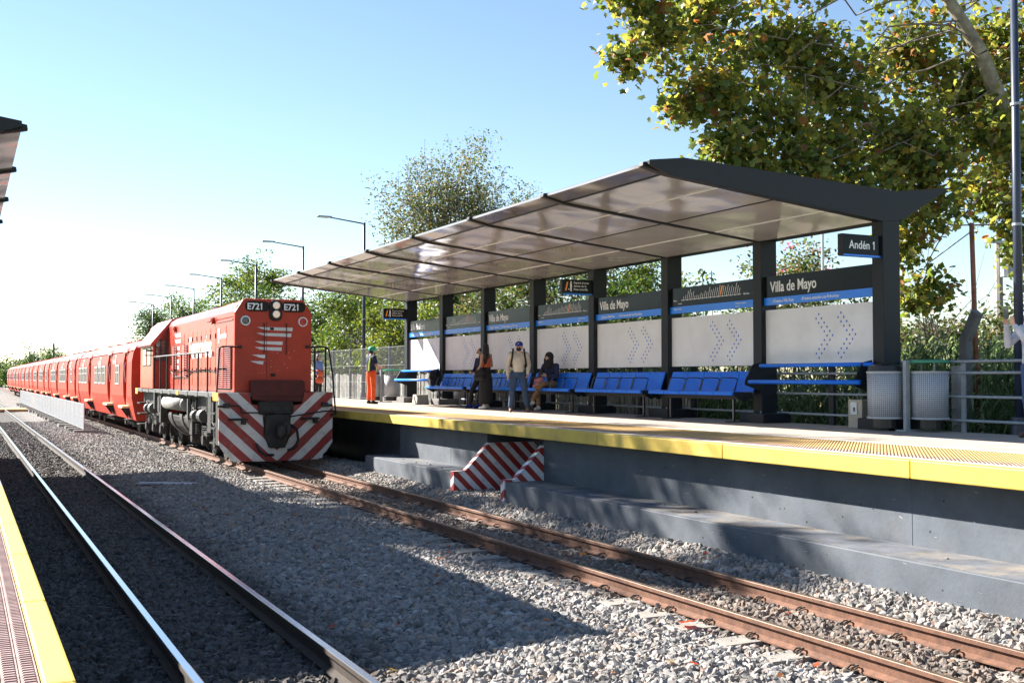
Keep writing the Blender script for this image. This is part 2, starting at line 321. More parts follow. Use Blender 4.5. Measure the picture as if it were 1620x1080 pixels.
TC1, TC2 = 2.0, 6.64
def bed_height(x, y):
    z = -.185
    for c in (TC1, TC2):
        d = abs(x-c)
        if d > 1.05: pass
    z += .03*math.sin(x*1.7+y*.31)*math.sin(y*.9+x) * .6
    if 3.2 < x < 5.4: z += .05*math.sin((x-3.2)/2.2*math.pi)
    if x > 7.45: z += min(1, (x-7.45)/.5)*.17
    return z
def stones_group():
    G = bpy.data.node_groups.new('stones', 'GeometryNodeTree')
    G.interface.new_socket('Geometry', in_out='INPUT', socket_type='NodeSocketGeometry'); G.interface.new_socket('Geometry', in_out='OUTPUT', socket_type='NodeSocketGeometry')
    N = G.nodes; L = G.links; gi = N.new('NodeGroupInput'); go = N.new('NodeGroupOutput')
    jv = N.new('GeometryNodeJoinGeometry')
    for k in range(6):
        ic = N.new('GeometryNodeMeshIcoSphere'); ic.inputs['Radius'].default_value = 1.; ic.inputs['Subdivisions'].default_value = 2
        sp = N.new('GeometryNodeSetPosition'); nz = N.new('ShaderNodeTexNoise'); nz.noise_dimensions = '4D'; nz.inputs['W'].default_value = k*3.7; nz.inputs['Scale'].default_value = 1.1; nz.inputs['Detail'].default_value = 1.5
        sub = N.new('ShaderNodeVectorMath'); sub.operation = 'SUBTRACT'; sub.inputs[1].default_value = (.5, .5, .5); L.new(nz.outputs['Color'], sub.inputs[0])
        scl = N.new('ShaderNodeVectorMath'); scl.operation = 'MULTIPLY'; scl.inputs[1].default_value = (1.9, 1.9, 1.9); L.new(sub.outputs[0], scl.inputs[0])
        L.new(ic.outputs[0], sp.inputs[0]); L.new(scl.outputs[0], sp.inputs['Offset'])
        tf = N.new('GeometryNodeTransform'); tf.inputs['Scale'].default_value = ((1, .8, .6), (.9, 1.15, .55), (1.2, .7, .7), (.8, .8, .8), (1.1, .9, .5), (1, 1.2, .8))[k]
        L.new(sp.outputs[0], tf.inputs[0]); sm = N.new('GeometryNodeSetMaterial'); sm.inputs['Material'].default_value = M['ballast_stone']; L.new(tf.outputs[0], sm.inputs[0])
        sh = N.new('GeometryNodeSetShadeSmooth'); sh.inputs['Shade Smooth'].default_value = False; L.new(sm.outputs[0], sh.inputs[0])
        gt = N.new('GeometryNodeGeometryToInstance'); L.new(sh.outputs[0], gt.inputs[0]); L.new(gt.outputs[0], jv.inputs[0])
    dp = N.new('GeometryNodeDistributePointsOnFaces'); L.new(gi.outputs[0], dp.inputs[0])
    na = N.new('GeometryNodeInputNamedAttribute'); na.data_type = 'FLOAT'; na.inputs[0].default_value = 'dens'; L.new(na.outputs[0], dp.inputs['Density'])
    ns = N.new('GeometryNodeInputNamedAttribute'); ns.data_type = 'FLOAT'; ns.inputs[0].default_value = 'size'
    ri = N.new('FunctionNodeRandomValue'); ri.data_type = 'INT'; ri.inputs[4].default_value = 0; ri.inputs[5].default_value = 5
    rr = N.new('FunctionNodeRandomValue'); rr.data_type = 'FLOAT_VECTOR'; rr.inputs[1].default_value = (6.28, 6.28, 6.28); rr.inputs['Seed'].default_value = 3
    rs = N.new('FunctionNodeRandomValue'); rs.data_type = 'FLOAT'; rs.inputs[2].default_value = .4; rs.inputs[3].default_value = 1.5; rs.inputs['Seed'].default_value = 5
    mu = N.new('ShaderNodeMath'); mu.operation = 'MULTIPLY'; L.new(rs.outputs[1], mu.inputs[0]); L.new(ns.outputs[0], mu.inputs[1])
    ip = N.new('GeometryNodeInstanceOnPoints'); L.new(dp.outputs[0], ip.inputs[0]); L.new(jv.outputs[0], ip.inputs['Instance']); ip.inputs['Pick Instance'].default_value = True
    L.new(ri.outputs[2], ip.inputs['Instance Index']); L.new(rr.outputs[0], ip.inputs['Rotation']); L.new(mu.outputs[0], ip.inputs['Scale'])
    jn = N.new('GeometryNodeJoinGeometry'); L.new(gi.outputs[0], jn.inputs[0]); L.new(ip.outputs[0], jn.inputs[0]); L.new(jn.outputs[0], go.inputs[0])
    return G
STONES = stones_group()
def ballast_patch(name, x0, x1, y0, y1, step, dens, size, label):
    nx = max(2, int((x1-x0)/step)+1); ny = max(2, int((y1-y0)/step)+1)
    xs = np.linspace(x0, x1, nx); ys = np.linspace(y0, y1, ny); vs = []; D = []; S = []
    for y in ys:
        for x in xs:
            z = bed_height(x, y); d = dens(x, y) if callable(dens) else dens
            s = size(x, y) if callable(size) else size
            for c in (TC1, TC2):
                a = abs(x-c)
                for r in (.53,):
                    if abs(a-r) < .10: d *= .06; z = min(z, -.17)
                if a < 1.0 and y < 45:
                    ph = ((y-.2) % .6)
                    if ph < .24 and c == TC2: d *= (.55 if abs(x-c) < .42 or y > 12 else .35)
                    elif ph < .24: z += .012
            vs.append((x, y, z)); D.append(d); S.append(s)
    fs = [(j*nx+i, j*nx+i+1, (j+1)*nx+i+1, (j+1)*nx+i) for j in range(ny-1) for i in range(nx-1)]
    me = bpy.data.meshes.new(name); me.from_pydata(vs, [], fs); me.materials.append(M['ballast'])
    a = me.attributes.new('dens', 'FLOAT', 'POINT'); a.data.foreach_set('value', D)
    a = me.attributes.new('size', 'FLOAT', 'POINT'); a.data.foreach_set('value', S)
    me.polygons.foreach_set('use_smooth', [True]*len(fs))
    o = bpy.data.objects.new(name, me); COL.objects.link(o)
    if dens: mod = o.modifiers.new('stones', 'NODES'); mod.node_group = STONES
    tag(o, label, kind='stuff'); return o
FW = lambda x, y: .894*y+.447*x
ballast_patch('gravel', .7, 8.75, 3.0, 14., .08, lambda x, y: 0. if (x-.0)/(y+.01) > 1.9 else 640., .036, 'grey crushed stone ballast nearest the camera, between the two platforms')
ballast_patch('gravel', .7, 8.75, 14., 27., .1, 520., .036, 'grey crushed stone ballast around the tracks in front of the locomotive')
ballast_patch('gravel', .7, 8.75, 27., 60., .15, lambda x, y: 330. if x < 6.2 else 30., .038, 'grey crushed stone ballast beside the train')
o = ballast_patch('gravel', -2.5, 9.5, 60., 400., 1., 0, .05, 'distant stone ballast running along the tracks past the coaches')
ballast_patch('gravel', -2.5, .7, 34.5, 60., .5, lambda x, y: 60., .038, 'stone ballast left of the tracks beyond the left platform end')

def rail_poly(x, top=True):
    h = [(-.036, -.002), (-.03, 0), (.03, 0), (.036, -.002), (.036, -.032), (.012, -.043), (.010, -.115), (.062, -.138), (.062, -.150), (-.062, -.150), (-.062, -.138), (-.010, -.115), (-.012, -.043), (-.036, -.032)]
    return [(x+a, b) for a, b in h]
sleeper = MB().prism([(-1.0, -.30), (-1.0, -.165), (-.97, -.148), (-.40, -.148), (-.30, -.175), (.30, -.175), (.40, -.148), (.97, -.148), (1.0, -.165), (1.0, -.30)], -.12, .12)
sleeper_me = sleeper.mesh('sleeper', 'sleeper')
clip = MB()
pts = [(-.05, -.03, -.14), (-.05, -.035, -.105), (.0, -.04, -.09), (.045, -.02, -.095), (.05, .02, -.10), (.01, .04, -.10), (-.04, .03, -.125)]
clip.tube(pts, .009, 6); clip.box(-.03, .09, -.045, .045, -.15, -.132)
clip.v = [(a*.85, b*.85, -.15+(c_+.15)*.8) for a, b, c_ in clip.v]
clip_me = clip.mesh('rail_clip', 'clip')
for c, topm, lab in ((TC1, 'rail_top_shiny', 'polished'), (TC2, 'rail_top_brown', 'rusty')):
    tr = bpy.data.objects.new('railway_track', None); COL.objects.link(tr); tr.location = (c, 0, 0); tr['kind'] = 'structure'
    for s in (-1, 1):
        rl = MB().prism(rail_poly(s*.535), -3, 400).build('rail', 'rail_dark' if c == TC1 else 'rail_rust', tr, local=True)
        MB().prism([(s*.535-.029, -.0005), (s*.535-.027, .0018), (s*.535+.027, .0018), (s*.535+.029, -.0005)], -3, 400).build('running_surface', topm, rl, local=True)
    for k in range(110):
        y = .32+.6*k
        if y > 62: break
        inst(sleeper_me, 'sleeper', tr, (random.uniform(-.015, .015), y, random.uniform(-.012, .004)-(.05 if c == TC1 else 0)), (0, 0, random.uniform(-.02, .02)))
        if c == TC2 and y < 22:
            for s in (-1, 1):
                for t in (-1, 1): inst(clip_me, 'rail_clip', tr, (s*.535+t*.078, y, random.uniform(-.004, .004)), (0, 0, R(180) if t > 0 else 0))

# ---------------------------------------------------------------- right platform
PE, PB, PZ = 8.4, 13.45, 1.24
pf = bpy.data.objects.new('right_platform', None); COL.objects.link(pf); pf['kind'] = 'structure'
Y0, Y1 = -4, 75
MB().box(PE+.03, PB, Y0, Y1, 1.075, PZ-.002).build('platform_slab', 'wall_paint', pf)
# top finish bands, each a few mm above the slab
def band(name, x0, x1, z, m, y0=Y0, y1=Y1, p=pf): return MB().box(x0, x1, y0, y1, z-.02, z).build(name, m, p)
band('paving', 10.302, PB-.01, PZ+.004, 'platform_top')
yb = y = Y0; k = 0
while y < Y1:                       # cast edge blocks, yellow nosing, a joint between each
    L_ = 3.0 if y < 40 else 8.
    MB().box(PE, PE+.16, y+.004, y+L_-.004, 1.06, PZ+.006).build('edge_block', 'yellow', pf, bev=.012); y += L_
band('white_line', PE+.165, PE+.26, PZ+.007, 'white_line')
band('white_line', 10.145, 10.30, PZ+.006, 'white_line')
# raised tactile studs, 0.4 m tiles in two colours
def tactile_tile(nx, ny, w, l):
    b = MB().box(-w/2+.003, w/2-.003, -l/2+.003, l/2-.003, -.02, .004)
    for i in range(nx):
        for j in range(ny):
            x = -w/2+w*(i+.5)/nx; y = -l/2+l*(j+.5)/ny
            q = w/nx*.34; p = q*.6
            b.add([(x-q, y-q, .004), (x+q, y-q, .004), (x+q, y+q, .004), (x-q, y+q, .004), (x-p, y-p, .0095), (x+p, y-p, .0095), (x+p, y+p, .0095), (x-p, y+p, .0095)], [(0,1,5,4),(1,2,6,5),(2,3,7,6),(3,0,4,7),(4,5,6,7)])
    return b
tw = .296; tme1 = tactile_tile(6, 6, tw, tw).mesh('tactile_tile', 'tactile_yellow'); tme2 = tactile_tile(6, 6, tw, tw).mesh('tactile_tile', 'tactile')
y = 6.0
while y < 22.5:
    for q in range(5): inst(tme1 if q else tme2, 'tactile_tile', pf, (PE+.262+tw*(q+.5), y, PZ+.002))
    y += tw
fb = MB().box(PE+.262, 10.14, y-tw/2+.002, Y1, PZ-.02, PZ+.006).build('tactile_strip', 'tactile_yellow', pf)
# wall under the slab and the stepped ledge, with the refuge recess cut out between Y 16.3 and 18.5
def wallrun(a, b):
    MB().box(8.74, 13.2, a, b, -.4, 1.072).build('platform_wall', 'wall_paint', pf)
def ledgerun(a, b):
    MB().box(8.02, 8.742, a, b, -.4, .335).build('ledge', 'wall_paint', pf, bev=.012)
    MB().box(8.045, 8.738, a+.01, b-.01, .33, .343).build('ledge_top', 'ledge_dust', pf)
wallrun(Y0, 16.3); wallrun(18.5, 23.05)
ledgerun(Y0, 16.28); ledgerun(18.5, 23.3)
MB().box(9.7, 13.2, 16.3, 18.5, -.4, 1.072).build('recess_wall', 'wall_paint', pf)
MB().box(9.5, 13.2, 23.05, Y1, -.4, 1.072).build('platform_wall', 'wall_paint', pf)
prof = [(8.0, -.35), (8.0, .36), (8.24, .37), (8.72, .86), (9.7, .86), (9.7, -.35)]
MB().prism(prof, 18.36, 18.498).build('recess_cheek', 'niche_stripe', pf, label='large red and white striped recess side facing the camera')
prof2 = [(8.0, -.35), (8.0, .375), (8.20, .38), (8.735, .92), (9.7, .92), (9.7, -.35)]
MB().prism(prof2, 16.285, 16.42).build('recess_cheek', 'niche_stripe', pf, label='smaller red and white striped recess side nearer the camera')
MB().box(8.05, 9.7, 16.42, 18.36, -.3, -.1).build('recess_floor', 'concrete', pf)
for k, y in enumerate((8.3, 20.2)):   # faint construction joints standing proud by paint thickness
    MB().box(8.7365, 8.741, y, y+.006, .345, 1.015).build('wall_joint', 'wall_paint', pf)

sc_ = MB(); pt_ = MB()
for k in range(150):                       # pits and pale scuffs in the painted concrete
    y = random.choice([random.uniform(6.5, 16), random.uniform(6.5, 16), random.uniform(18.8, 23)]); up_ = random.random() < .6
    x, z = (8.738, random.uniform(.36, 1.0)) if up_ else (8.018, random.uniform(.02, .32))
    if random.random() < .45:
        r_ = random.uniform(.006, .014); pt_.add([(x, y+r_*math.cos(t*1.05), z+r_*math.sin(t*1.05)) for t in range(6)], [tuple(range(6))])
    else:
        l_ = random.uniform(.02, .10); h_ = random.uniform(.002, .006); dz = random.uniform(-.015, .015); sc_.add([(x, y, z), (x, y+l_, z+dz), (x, y+l_*.8, z+dz+h_), (x, y+l_*.2, z+h_)], [(0, 1, 2, 3)])
stuff(sc_.build('paint_scuffs', 'concrete', pf)); stuff(pt_.build('concrete_pits', 'under_black', pf))

# ---------------------------------------------------------------- left platform (photographer's)
lp = bpy.data.objects.new('left_platform', None); COL.objects.link(lp); lp['kind'] = 'structure'
MB().box(-5, .25, -4, 34, -.4, PZ-.03).build('platform_slab', 'concrete', lp)
y = -4.
while y < 34:
    m = 'yellow' if y < 8.4 else 'concrete'
    MB().box(.205, .29, y+.003, y+1.197, PZ-.16, PZ+.005).build('edge_block', m, lp, bev=.01); y += 1.2
def rib_tile(w, l, n):
    b = MB().box(-w/2+.0015, w/2-.0015, -l/2+.002, l/2-.002, -.03, 0)
    for j in range(n):
        y = -l/2+l*(j+.5)/n; q = l/n*.30
        b.add([(-w/2+.006, y-q, 0), (w/2-.006, y-q, 0), (w/2-.006, y+q, 0), (-w/2+.006, y+q, 0), (-w/2+.010, y-q*.55, .005), (w/2-.010, y-q*.55, .005), (w/2-.010, y+q*.55, .005), (-w/2+.010, y+q*.55, .005)], [(0,1,5,4),(1,2,6,5),(2,3,7,6),(3,0,4,7),(4,5,6,7)])
    return b
rt = rib_tile(.048, .24, 9).mesh('ribbed_tile', 'paver')
for i in range(6):
    y = 2.0
    while y < 8.4:
        inst(rt, 'ribbed_tile', lp, (.178-.048*i, y, PZ+.001)); y += .24
MB().box(-5, -.088, -4, 34, PZ-.03, PZ+.002).build('paving', 'platform_top', lp)
MB().box(-.086, .203, 8.28, 34, PZ-.03, PZ+.001).build('paving', 'concrete', lp)
MB().box(-.086, .203, -4, 1.88, PZ-.03, PZ+.001).build('paving', 'paver', lp)

# ---------------------------------------------------------------- shelters
DY = 2.97
def rib_poly(e):
    return [(8.53, 5.045-e*.2), (8.54, 5.095), (9.2, 5.195), (13.3, 5.02), (14.5, 5.17), (13.42, 4.575), (12.98, 4.535), (8.95, 4.985-e), (8.60, 5.045-e*.6)]
def shelter(label, xs, ox, y8, n, near_detail=True):
    T = lambda x: ox + xs*x
    root = thing('platform_shelter', label, 'shelter', (T(13.2), y8, PZ))
    def P(poly): return [(T(a), b) for a, b in poly]
    for i in range(n):
        y = y8+DY*i
        pl = MB().box(min(T(13.0), T(13.36)), max(T(13.0), T(13.36)), y-.12, y+.12, PZ+.17, 4.62).build('pillar', 'steel_dark', root, bev=.008)
        MB().box(min(T(12.78), T(13.42)), max(T(12.78), T(13.42)), y-.42, y+.25, PZ-.01, PZ+.18).build('footing', 'concrete_dark' if i > 5 else 'steel_dark', pl, bev=.015)
        bt = MB()
        for sx in (12.93, 13.43):
            for sy in (-.17, .17): bt.cyl((T(sx), y+sy, PZ+.18), (T(sx), y+sy, PZ+.215), .014, n=6)
        stuff(bt.build('anchor_bolts', 'galv', pl))
        e = .045
        rb = MB().prism(P(rib_poly(e)), y-.055, y+.055).build('rib', 'steel_dark', root, bev=.006)
    MB().prism(P([(8.60, 5.05), (8.60, 5.12), (9.2, 5.20), (13.3, 5.03), (14.5, 5.175), (13.42, 4.57), (12.98, 4.53), (8.95, 4.93)]), y8-.125, y8-.057).build('end_beam', 'steel_dark', root, bev=.006)
    kk = [(8.60, 5.05), (8.95, 4.975), (10.98, 4.76), (13.02, 4.545)]
    for i in range(n-1):
        a = y8+DY*i+.057; b = y8+DY*(i+1)-.057
        MB().prism(P([kk[0], kk[1], (8.95, 5.05), (8.60, 5.09)]), a, b).build('fascia_panel', 'fascia', root)
        for sx, sz in ((8.945, 4.966), (10.98, 4.752)): MB().prism(P([(sx-.018, sz+.001), (sx+.018, sz-.003), (sx+.018, sz+.03), (sx-.018, sz+.03)]), a, b).build('seam_strip', 'steel_dark', root)
        for q in (1, 2):
            (x0, z0), (x1, z1) = kk[q], kk[q+1]
            x0 += .012; x1 -= .012
            pn = MB().prism(P([(x0, z0), (x1, z1), (x1, z1+.04), (x0, z0+.04)]), a, b).build('soffit_panel', 'soffit', root)
            xm = (x0+x1)/2; zm = (z0+z1)/2
            MB().prism(P([(xm-.022, zm-.004), (xm+.022, zm-.009), (xm+.022, zm+.01), (xm-.022, zm+.01)]), a+.05, b-.05).build('light_strip', 'strip_light', pn)
        MB().prism(P([(8.62, 5.10), (9.2, 5.18), (9.2, 5.13), (8.62, 5.06)]), a, b).build('roof_sheet', 'steel_dark', root)
        MB().prism(P([(9.2, 5.18), (13.3, 5.005), (13.3, 4.96), (9.2, 5.13)]), a, b).build('roof_sheet', 'steel_dark', root)
        MB().prism(P([(13.3, 5.005), (14.45, 5.155), (14.45, 5.11), (13.3, 4.95)]), a, b).build('roof_sheet', 'steel_dark', root)
        MB().prism(P([(13.42, 4.60), (14.45, 5.10), (14.45, 5.15), (13.42, 4.65)]), a, b).build('soffit_panel', 'soffit', root)
        MB().prism(P([(12.99, 4.56), (13.41, 4.56), (13.41, 4.70), (12.99, 4.70)]), a, b).build('longitudinal_beam', 'steel_dark', root)
    if near_detail:
        dots = MB()
        def disc(yc, zc):
            r = .0155; n_ = 8
            dots.add([(13.096, yc+r*math.cos(2*math.pi*t/n_), zc+r*1.3*math.sin(2*math.pi*t/n_)) for t in range(n_)] + [(13.101, yc+r*math.cos(2*math.pi*t/n_), zc+r*1.3*math.sin(2*math.pi*t/n_)) for t in range(n_)],
                     [tuple(range(n_))] + [(t, (t+1) % n_, n_+(t+1) % n_, n_+t) for t in range(n_)])
        for ap in (1.13, .60):
            for r_ in range(11):
                y_ = ap+.066*abs(5-r_); z = 2.77+(5-r_)*.0745
                disc(y_, z)
                if 0 < r_ < 10: disc(y_+.132, z)
        dme = None
        for i in range(n-1):
            y = y8+DY*i
            pn = MB().box(13.10, 13.13, y+.125, y+DY-.125, 2.285, 3.28).build('wall_panel', 'panel_white', root)
            if dme is None: dme = dots.mesh('chevron_dots', 'dot_blue')
            d = inst(dme, 'chevron_dots', pn, (-T(13.2), -y8+y, -PZ)); d['kind'] = 'stuff'
    return root
sh = shelter('long grey steel station shelter with white chevron wall panels on the right platform', 1, 0, 13.0, 8)
shl = shelter('grey shelter roof end at the top left edge above the left platform', -1, 9.2, 14.4, 7, False)

# ---------------------------------------------------------------- signs
def frame_pt(y): return (13.08, y, 3.36)
def station_sign(i, kind, label):
    y = 13.0+DY*i; a, b = y+.122, y+DY-.122
    r = thing('station_sign', label, 'sign', (13.09, (a+b)/2, 3.36), 'station signs between the shelter pillars')
    MB().box(13.07, 13.12, a, b, 3.505, 3.885).build('board', 'sign_black', r, bev=.003)
    MB().box(13.062, 13.12, a, b, 3.365, 3.503).build('blue_band', 'sign_blue', r, bev=.003)
    X = 13.0685; XB = 13.0605
    if kind == 'name':
        text('Villa de Mayo', .27, (X, b-.17, 3.60), '-X', 'sign_white', r, sx=.82, off=.004)
        text('»Trenes a Villa Rosa', .085, (XB, b-.24, 3.405), '-X', 'sign_white', r, sx=.80)
        text('›Próxima estación Los Polvorines', .085, (XB, b-1.0, 3.405), '-X', 'sign_white', r, sx=.80)
    else:
        l = MB(); n = 21; y_l, y_r = b-.38, a+.42
        l.box(X-.001, X+.001, y_r, y_l, 3.622, 3.632)
        hs = [.05, .08, .16, .19, .12, .14, .05, .06, .05, .09, .07, .12, .10, .18, .13, .14, .17, .16, .20, .14, .18, .16, .19, .15, .17, .13, .21, .15, .10]
        n = len(hs)
        for k, h in enumerate(hs):
            yy = y_l-.08-(y_l-y_r-.14)*k/(n-1)
            if k == 19: continue
            l.add([(X, yy-.004, 3.645), (X, yy+.008, 3.645), (X, yy-h*.32+.008, 3.645+h), (X, yy-h*.32-.004, 3.645+h)], [(0, 1, 2, 3)])
            if k % 2 == 0: l.box(X-.001, X+.001, yy-.009, yy+.009, 3.613, 3.641)
        l.build('route_diagram', 'sign_white', r)
        yy = y_l-.08-(y_l-y_r-.14)*19/(n-1); m_ = MB()
        m_.add([(X-.0005, yy+.03, 3.65), (X-.0005, yy-.02, 3.65), (X-.0005, yy-.09, 3.83), (X-.0005, yy-.04, 3.83)], [(0, 1, 2, 3)]); m_.build('route_marker', 'sign_orange', r)
        text('Retiro', .055, (X, b-.12, 3.61), '-X', 'sign_white', r, sx=.85); text('Villa Rosa', .055, (X, a+.36, 3.61), '-X', 'sign_white', r, sx=.85)
        text('Terminal', .04, (X, b-.28, 3.55), '-X', 'sign_white', r, sx=.85)
        text('Belgrano Norte', .045, (XB, b-.14, 3.44), '-X', 'sign_white', r, sx=.9); text('Ministerio de Transporte', .035, (XB, a+.58, 3.445), '-X', 'sign_white', r, sx=.9); text('Argentina', .035, (XB, a+.58, 3.395), '-X', 'sign_white', r, sx=.9)
    return r
for i, kd, lb in ((0, 'name', 'Villa de Mayo name sign nearest the camera, just under the Andén 1 sign'), (1, 'map', 'line diagram sign between the second and third nearest pillars, with orange marker'),
                  (2, 'name', 'Villa de Mayo name sign in the third bay from the camera, above an empty bench'), (3, 'map', 'line diagram sign above the seated hooded woman'),
                  (4, 'name', 'Villa de Mayo name sign above the man in the blue cap'), (5, 'map', 'bluish line diagram sign in the second bay from the far end'), (6, 'name', 'farthest Villa de Mayo name sign, half in sunlight')):
    station_sign(i, kd, lb)
def hung_sign(i, kind, label):
    y = 13.0+DY*i-.02
    r = thing('hanging_sign', label, 'sign', (12.6, y, 3.95), 'small signs on shelter pillars')
    MB().box(12.22, 12.995, y-.05, y+.05, 3.985, 4.30).build('board', 'sign_black', r, bev=.003)
    MB().box(12.225, 12.995, y-.055, y+.055, 3.955, 3.983).build('blue_band', 'sign_blue', r)
    MB().box(12.2, 12.218, y-.05, y+.05, 3.96, 4.30).build('edge_cap', 'steel_dark', r)
    if kind == 'num': text('Andén 1', .185, (12.34, y-.0515, 4.075), '-Y', 'sign_white', r, sx=.88, off=.002)
    else:
        text('Esperá el tren\ndetrás de la\nlínea amarilla', .075, (12.50, y-.0515, 4.205), '-Y', 'sign_white', r, sx=.95)
        q = MB(); q.add([(12.27, y-.052, 4.04), (12.31, y-.052, 4.04), (12.36, y-.052, 4.24), (12.32, y-.052, 4.24)], [(0, 1, 2, 3)]); q.build('line_symbol', 'sign_orange', r)
        q = MB(); q.ball((12.43, y-.052, 4.24), (.017, .003, .02), 8, 6); q.box(12.408, 12.452, y-.053, y-.0505, 4.12, 4.215); q.box(12.413, 12.447, y-.053, y-.0505, 4.03, 4.12)
        q.add([(12.365, y-.052, 4.055), (12.40, y-.052, 4.075), (12.365, y-.052, 4.095)], [(0, 1, 2)]); q.build('passenger_symbol', 'sign_white', r)
hung_sign(0, 'num', 'black Andén 1 platform sign on the nearest pillar')
hung_sign(3, 'wait', 'black sign asking to wait behind the yellow line, on a pillar above the third bay')
hung_sign(7, 'wait', 'small far warning sign on the last pillar, beside the trees')

# ---------------------------------------------------------------- leaning rails, benches, bins, boxes
def lean_rail(i, label):
    y = 13.0+DY*i; a = y+.0; b = y+DY-.3 if i == 0 else y+DY-.1
    r = thing('leaning_rail', label, 'leaning rail', (12.8, (a+b)/2, PZ), 'blue leaning rails')
    MB().cyl((12.82, a-.05, 2.27), (12.82, b, 2.27), .034, n=12).build('upper_bar', 'bench_blue', r, smooth=True)
    MB().cyl((12.62, a+.02, 1.985), (12.62, b+.06, 1.985), .038, n=12).build('lower_bar', 'bench_blue', r, smooth=True)
    for yy in (y+.0, y+DY):
        q = MB(); q.prism([(12.60, 1.93), (12.60, 2.0), (12.79, 2.30), (13.0, 2.34), (13.0, 1.80)], yy-.15, yy-.13) if yy > y else q.prism([(12.60, 1.93), (12.60, 2.0), (12.79, 2.30), (13.0, 2.34), (13.0, 1.80)], yy+.13, yy+.15)
        q.build('bracket', 'steel_dark', r)
lean_rail(0, 'pair of blue leaning bars in the nearest bay, under the Villa de Mayo sign')
lean_rail(6, 'pair of blue leaning bars in the farthest sunlit bay')

def bench(i, label):
    y0 = 15.88+DY*(i-1); n = 5; w_ = 2.70/n
    r = thing('bench', label, 'bench', (12.7, y0+1.35, PZ), 'blue metal benches along the shelter')
    for k in range(n):
        a, b = y0+w_*k+.006, y0+w_*(k+1)-.006
        MB().prism([(12.36, 1.735), (12.345, 1.765), (12.355, 1.80), (12.40, 1.815), (12.78, 1.775), (12.82, 1.775), (12.82, 1.755), (12.78, 1.755), (12.42, 1.785), (12.40, 1.735)], a, b).build('seat', 'bench_blue', r, bev=.006)
        MB().prism([(12.825, 1.80), (12.845, 1.795), (12.975, 2.14), (12.985, 2.17), (12.96, 2.175), (12.945, 2.15)], a, b).build('backrest', 'bench_blue', r, bev=.004)
    for k in range(4):
        y = y0+w_*(k+1)
        MB().tube([(12.44, y, 1.79), (12.52, y-.0, 2.03), (12.56, y, 2.06), (12.86, y, 2.05), (12.90, y, 2.01), (12.80, y, 1.79), (12.44, y, 1.79)], .011, 6).build('armrest', 'chrome_dark', r)
    MB().box(12.62, 12.70, y0-.05, y0+2.75, 1.66, 1.735).build('support_beam', 'steel_dark', r)
    for y in (y0+.35, y0+2.35):
        MB().box(12.64, 12.68, y-.018, y+.018, PZ+.01, 1.66).box(12.46, 12.92, y-.018, y+.018, PZ+.004, PZ+.025).build('leg', 'chrome_dark', r)
    for y in (y0-.02, y0+2.70):
        MB().prism([(12.38, 1.74), (12.38, 1.80), (12.80, 1.79), (12.80, 1.69), (12.60, 1.62)], y, y+.018).build('end_plate', 'steel_dark', r)
for i, lb in ((1, 'blue metal bench nearest the camera, left of the leaning bars'), (2, 'second nearest blue bench, under the third bay name sign, empty'), (3, 'blue bench where the hooded woman in leopard trousers sits'),
              (4, 'blue bench behind the man in the blue cap'), (5, 'farthest blue bench, left of the standing woman in black skirt')):
    bench(i, lb)

def bins(x, y, label, rot=0):
    r = thing('litter_bin', label, 'litter bin', (x, y, PZ), 'twin perforated litter bins', 0)
    def one(cx, cy, lid, nm):
        c = MB(); n = 28
        c.cyl((0, 0, .20), (0, 0, .90), .265, .275, n=n); o = c.build('bin_drum', 'bin_perf', r, local=True); o.location = (cx-x, cy-y, 0)
        o.data.polygons.foreach_set('use_smooth', [len(p.vertices) == 4 for p in o.data.polygons])
        for z in (.19, .885): MB().cyl((cx, cy, PZ+z), (cx, cy, PZ+z+.03), .283, n=n).build('rim', 'bin_grey', o)
        if lid == 'black': MB().cyl((cx, cy, PZ+.915), (cx, cy, PZ+1.0), .27, .25, n=n).cyl((cx, cy, PZ+1.0), (cx, cy, PZ+1.03), .25, .12, n=n).build('lid', 'black_plastic', o)
        else: MB().cyl((cx, cy, PZ+1.04), (cx, cy, PZ+1.075), .30, .30, n=n).cyl((cx, cy, PZ+1.075), (cx, cy, PZ+1.09), .30, .22, n=n).build('lid', 'green_lid', o)
        MB().cyl((cx, cy, PZ+.05), (cx, cy, PZ+.2), .2, n=16).build('liner_bottom', 'black_plastic', o)
    one(x-.30, y+.33, 'black', 0); one(x+.06, y-.20, 'green', 1)
    p = MB()
    p.box(x-.30, x-.22, y-.08, y-.02, PZ, PZ+1.08)
    for a in (-.15, .25): p.cyl((x+.06+a*.4, y-.2+a, PZ+.9), (x+.06+a*.4, y-.2+a, PZ+1.05), .016, n=6)
    p.box(x-.34, x+.1, y-.1, y+.1, PZ+.004, PZ+.03)
    p.build('stand', 'galv', r)
bins(13.05, 12.28, 'pair of grey perforated litter bins with black and green lids beside the nearest pillar')
bins(12.75, 34.75, 'far pair of grey litter bins behind the worker in orange trousers')

r = thing('junction_box', 'small beige electrical box standing on the platform behind the bins', 'electrical box', (13.15, 13.45, PZ))
MB().box(12.98, 13.34, 13.35, 13.66, PZ, PZ+.46).build('cabinet', 'box_beige', r, bev=.01)
MB().box(12.965, 12.98, 13.45, 13.60, PZ+.22, PZ+.42).build('meter_plate', 'white_paint', r, bev=.004)
MB().box(12.957, 12.965, 13.49, 13.52, PZ+.27, PZ+.34).build('latch', 'black_plastic', r)

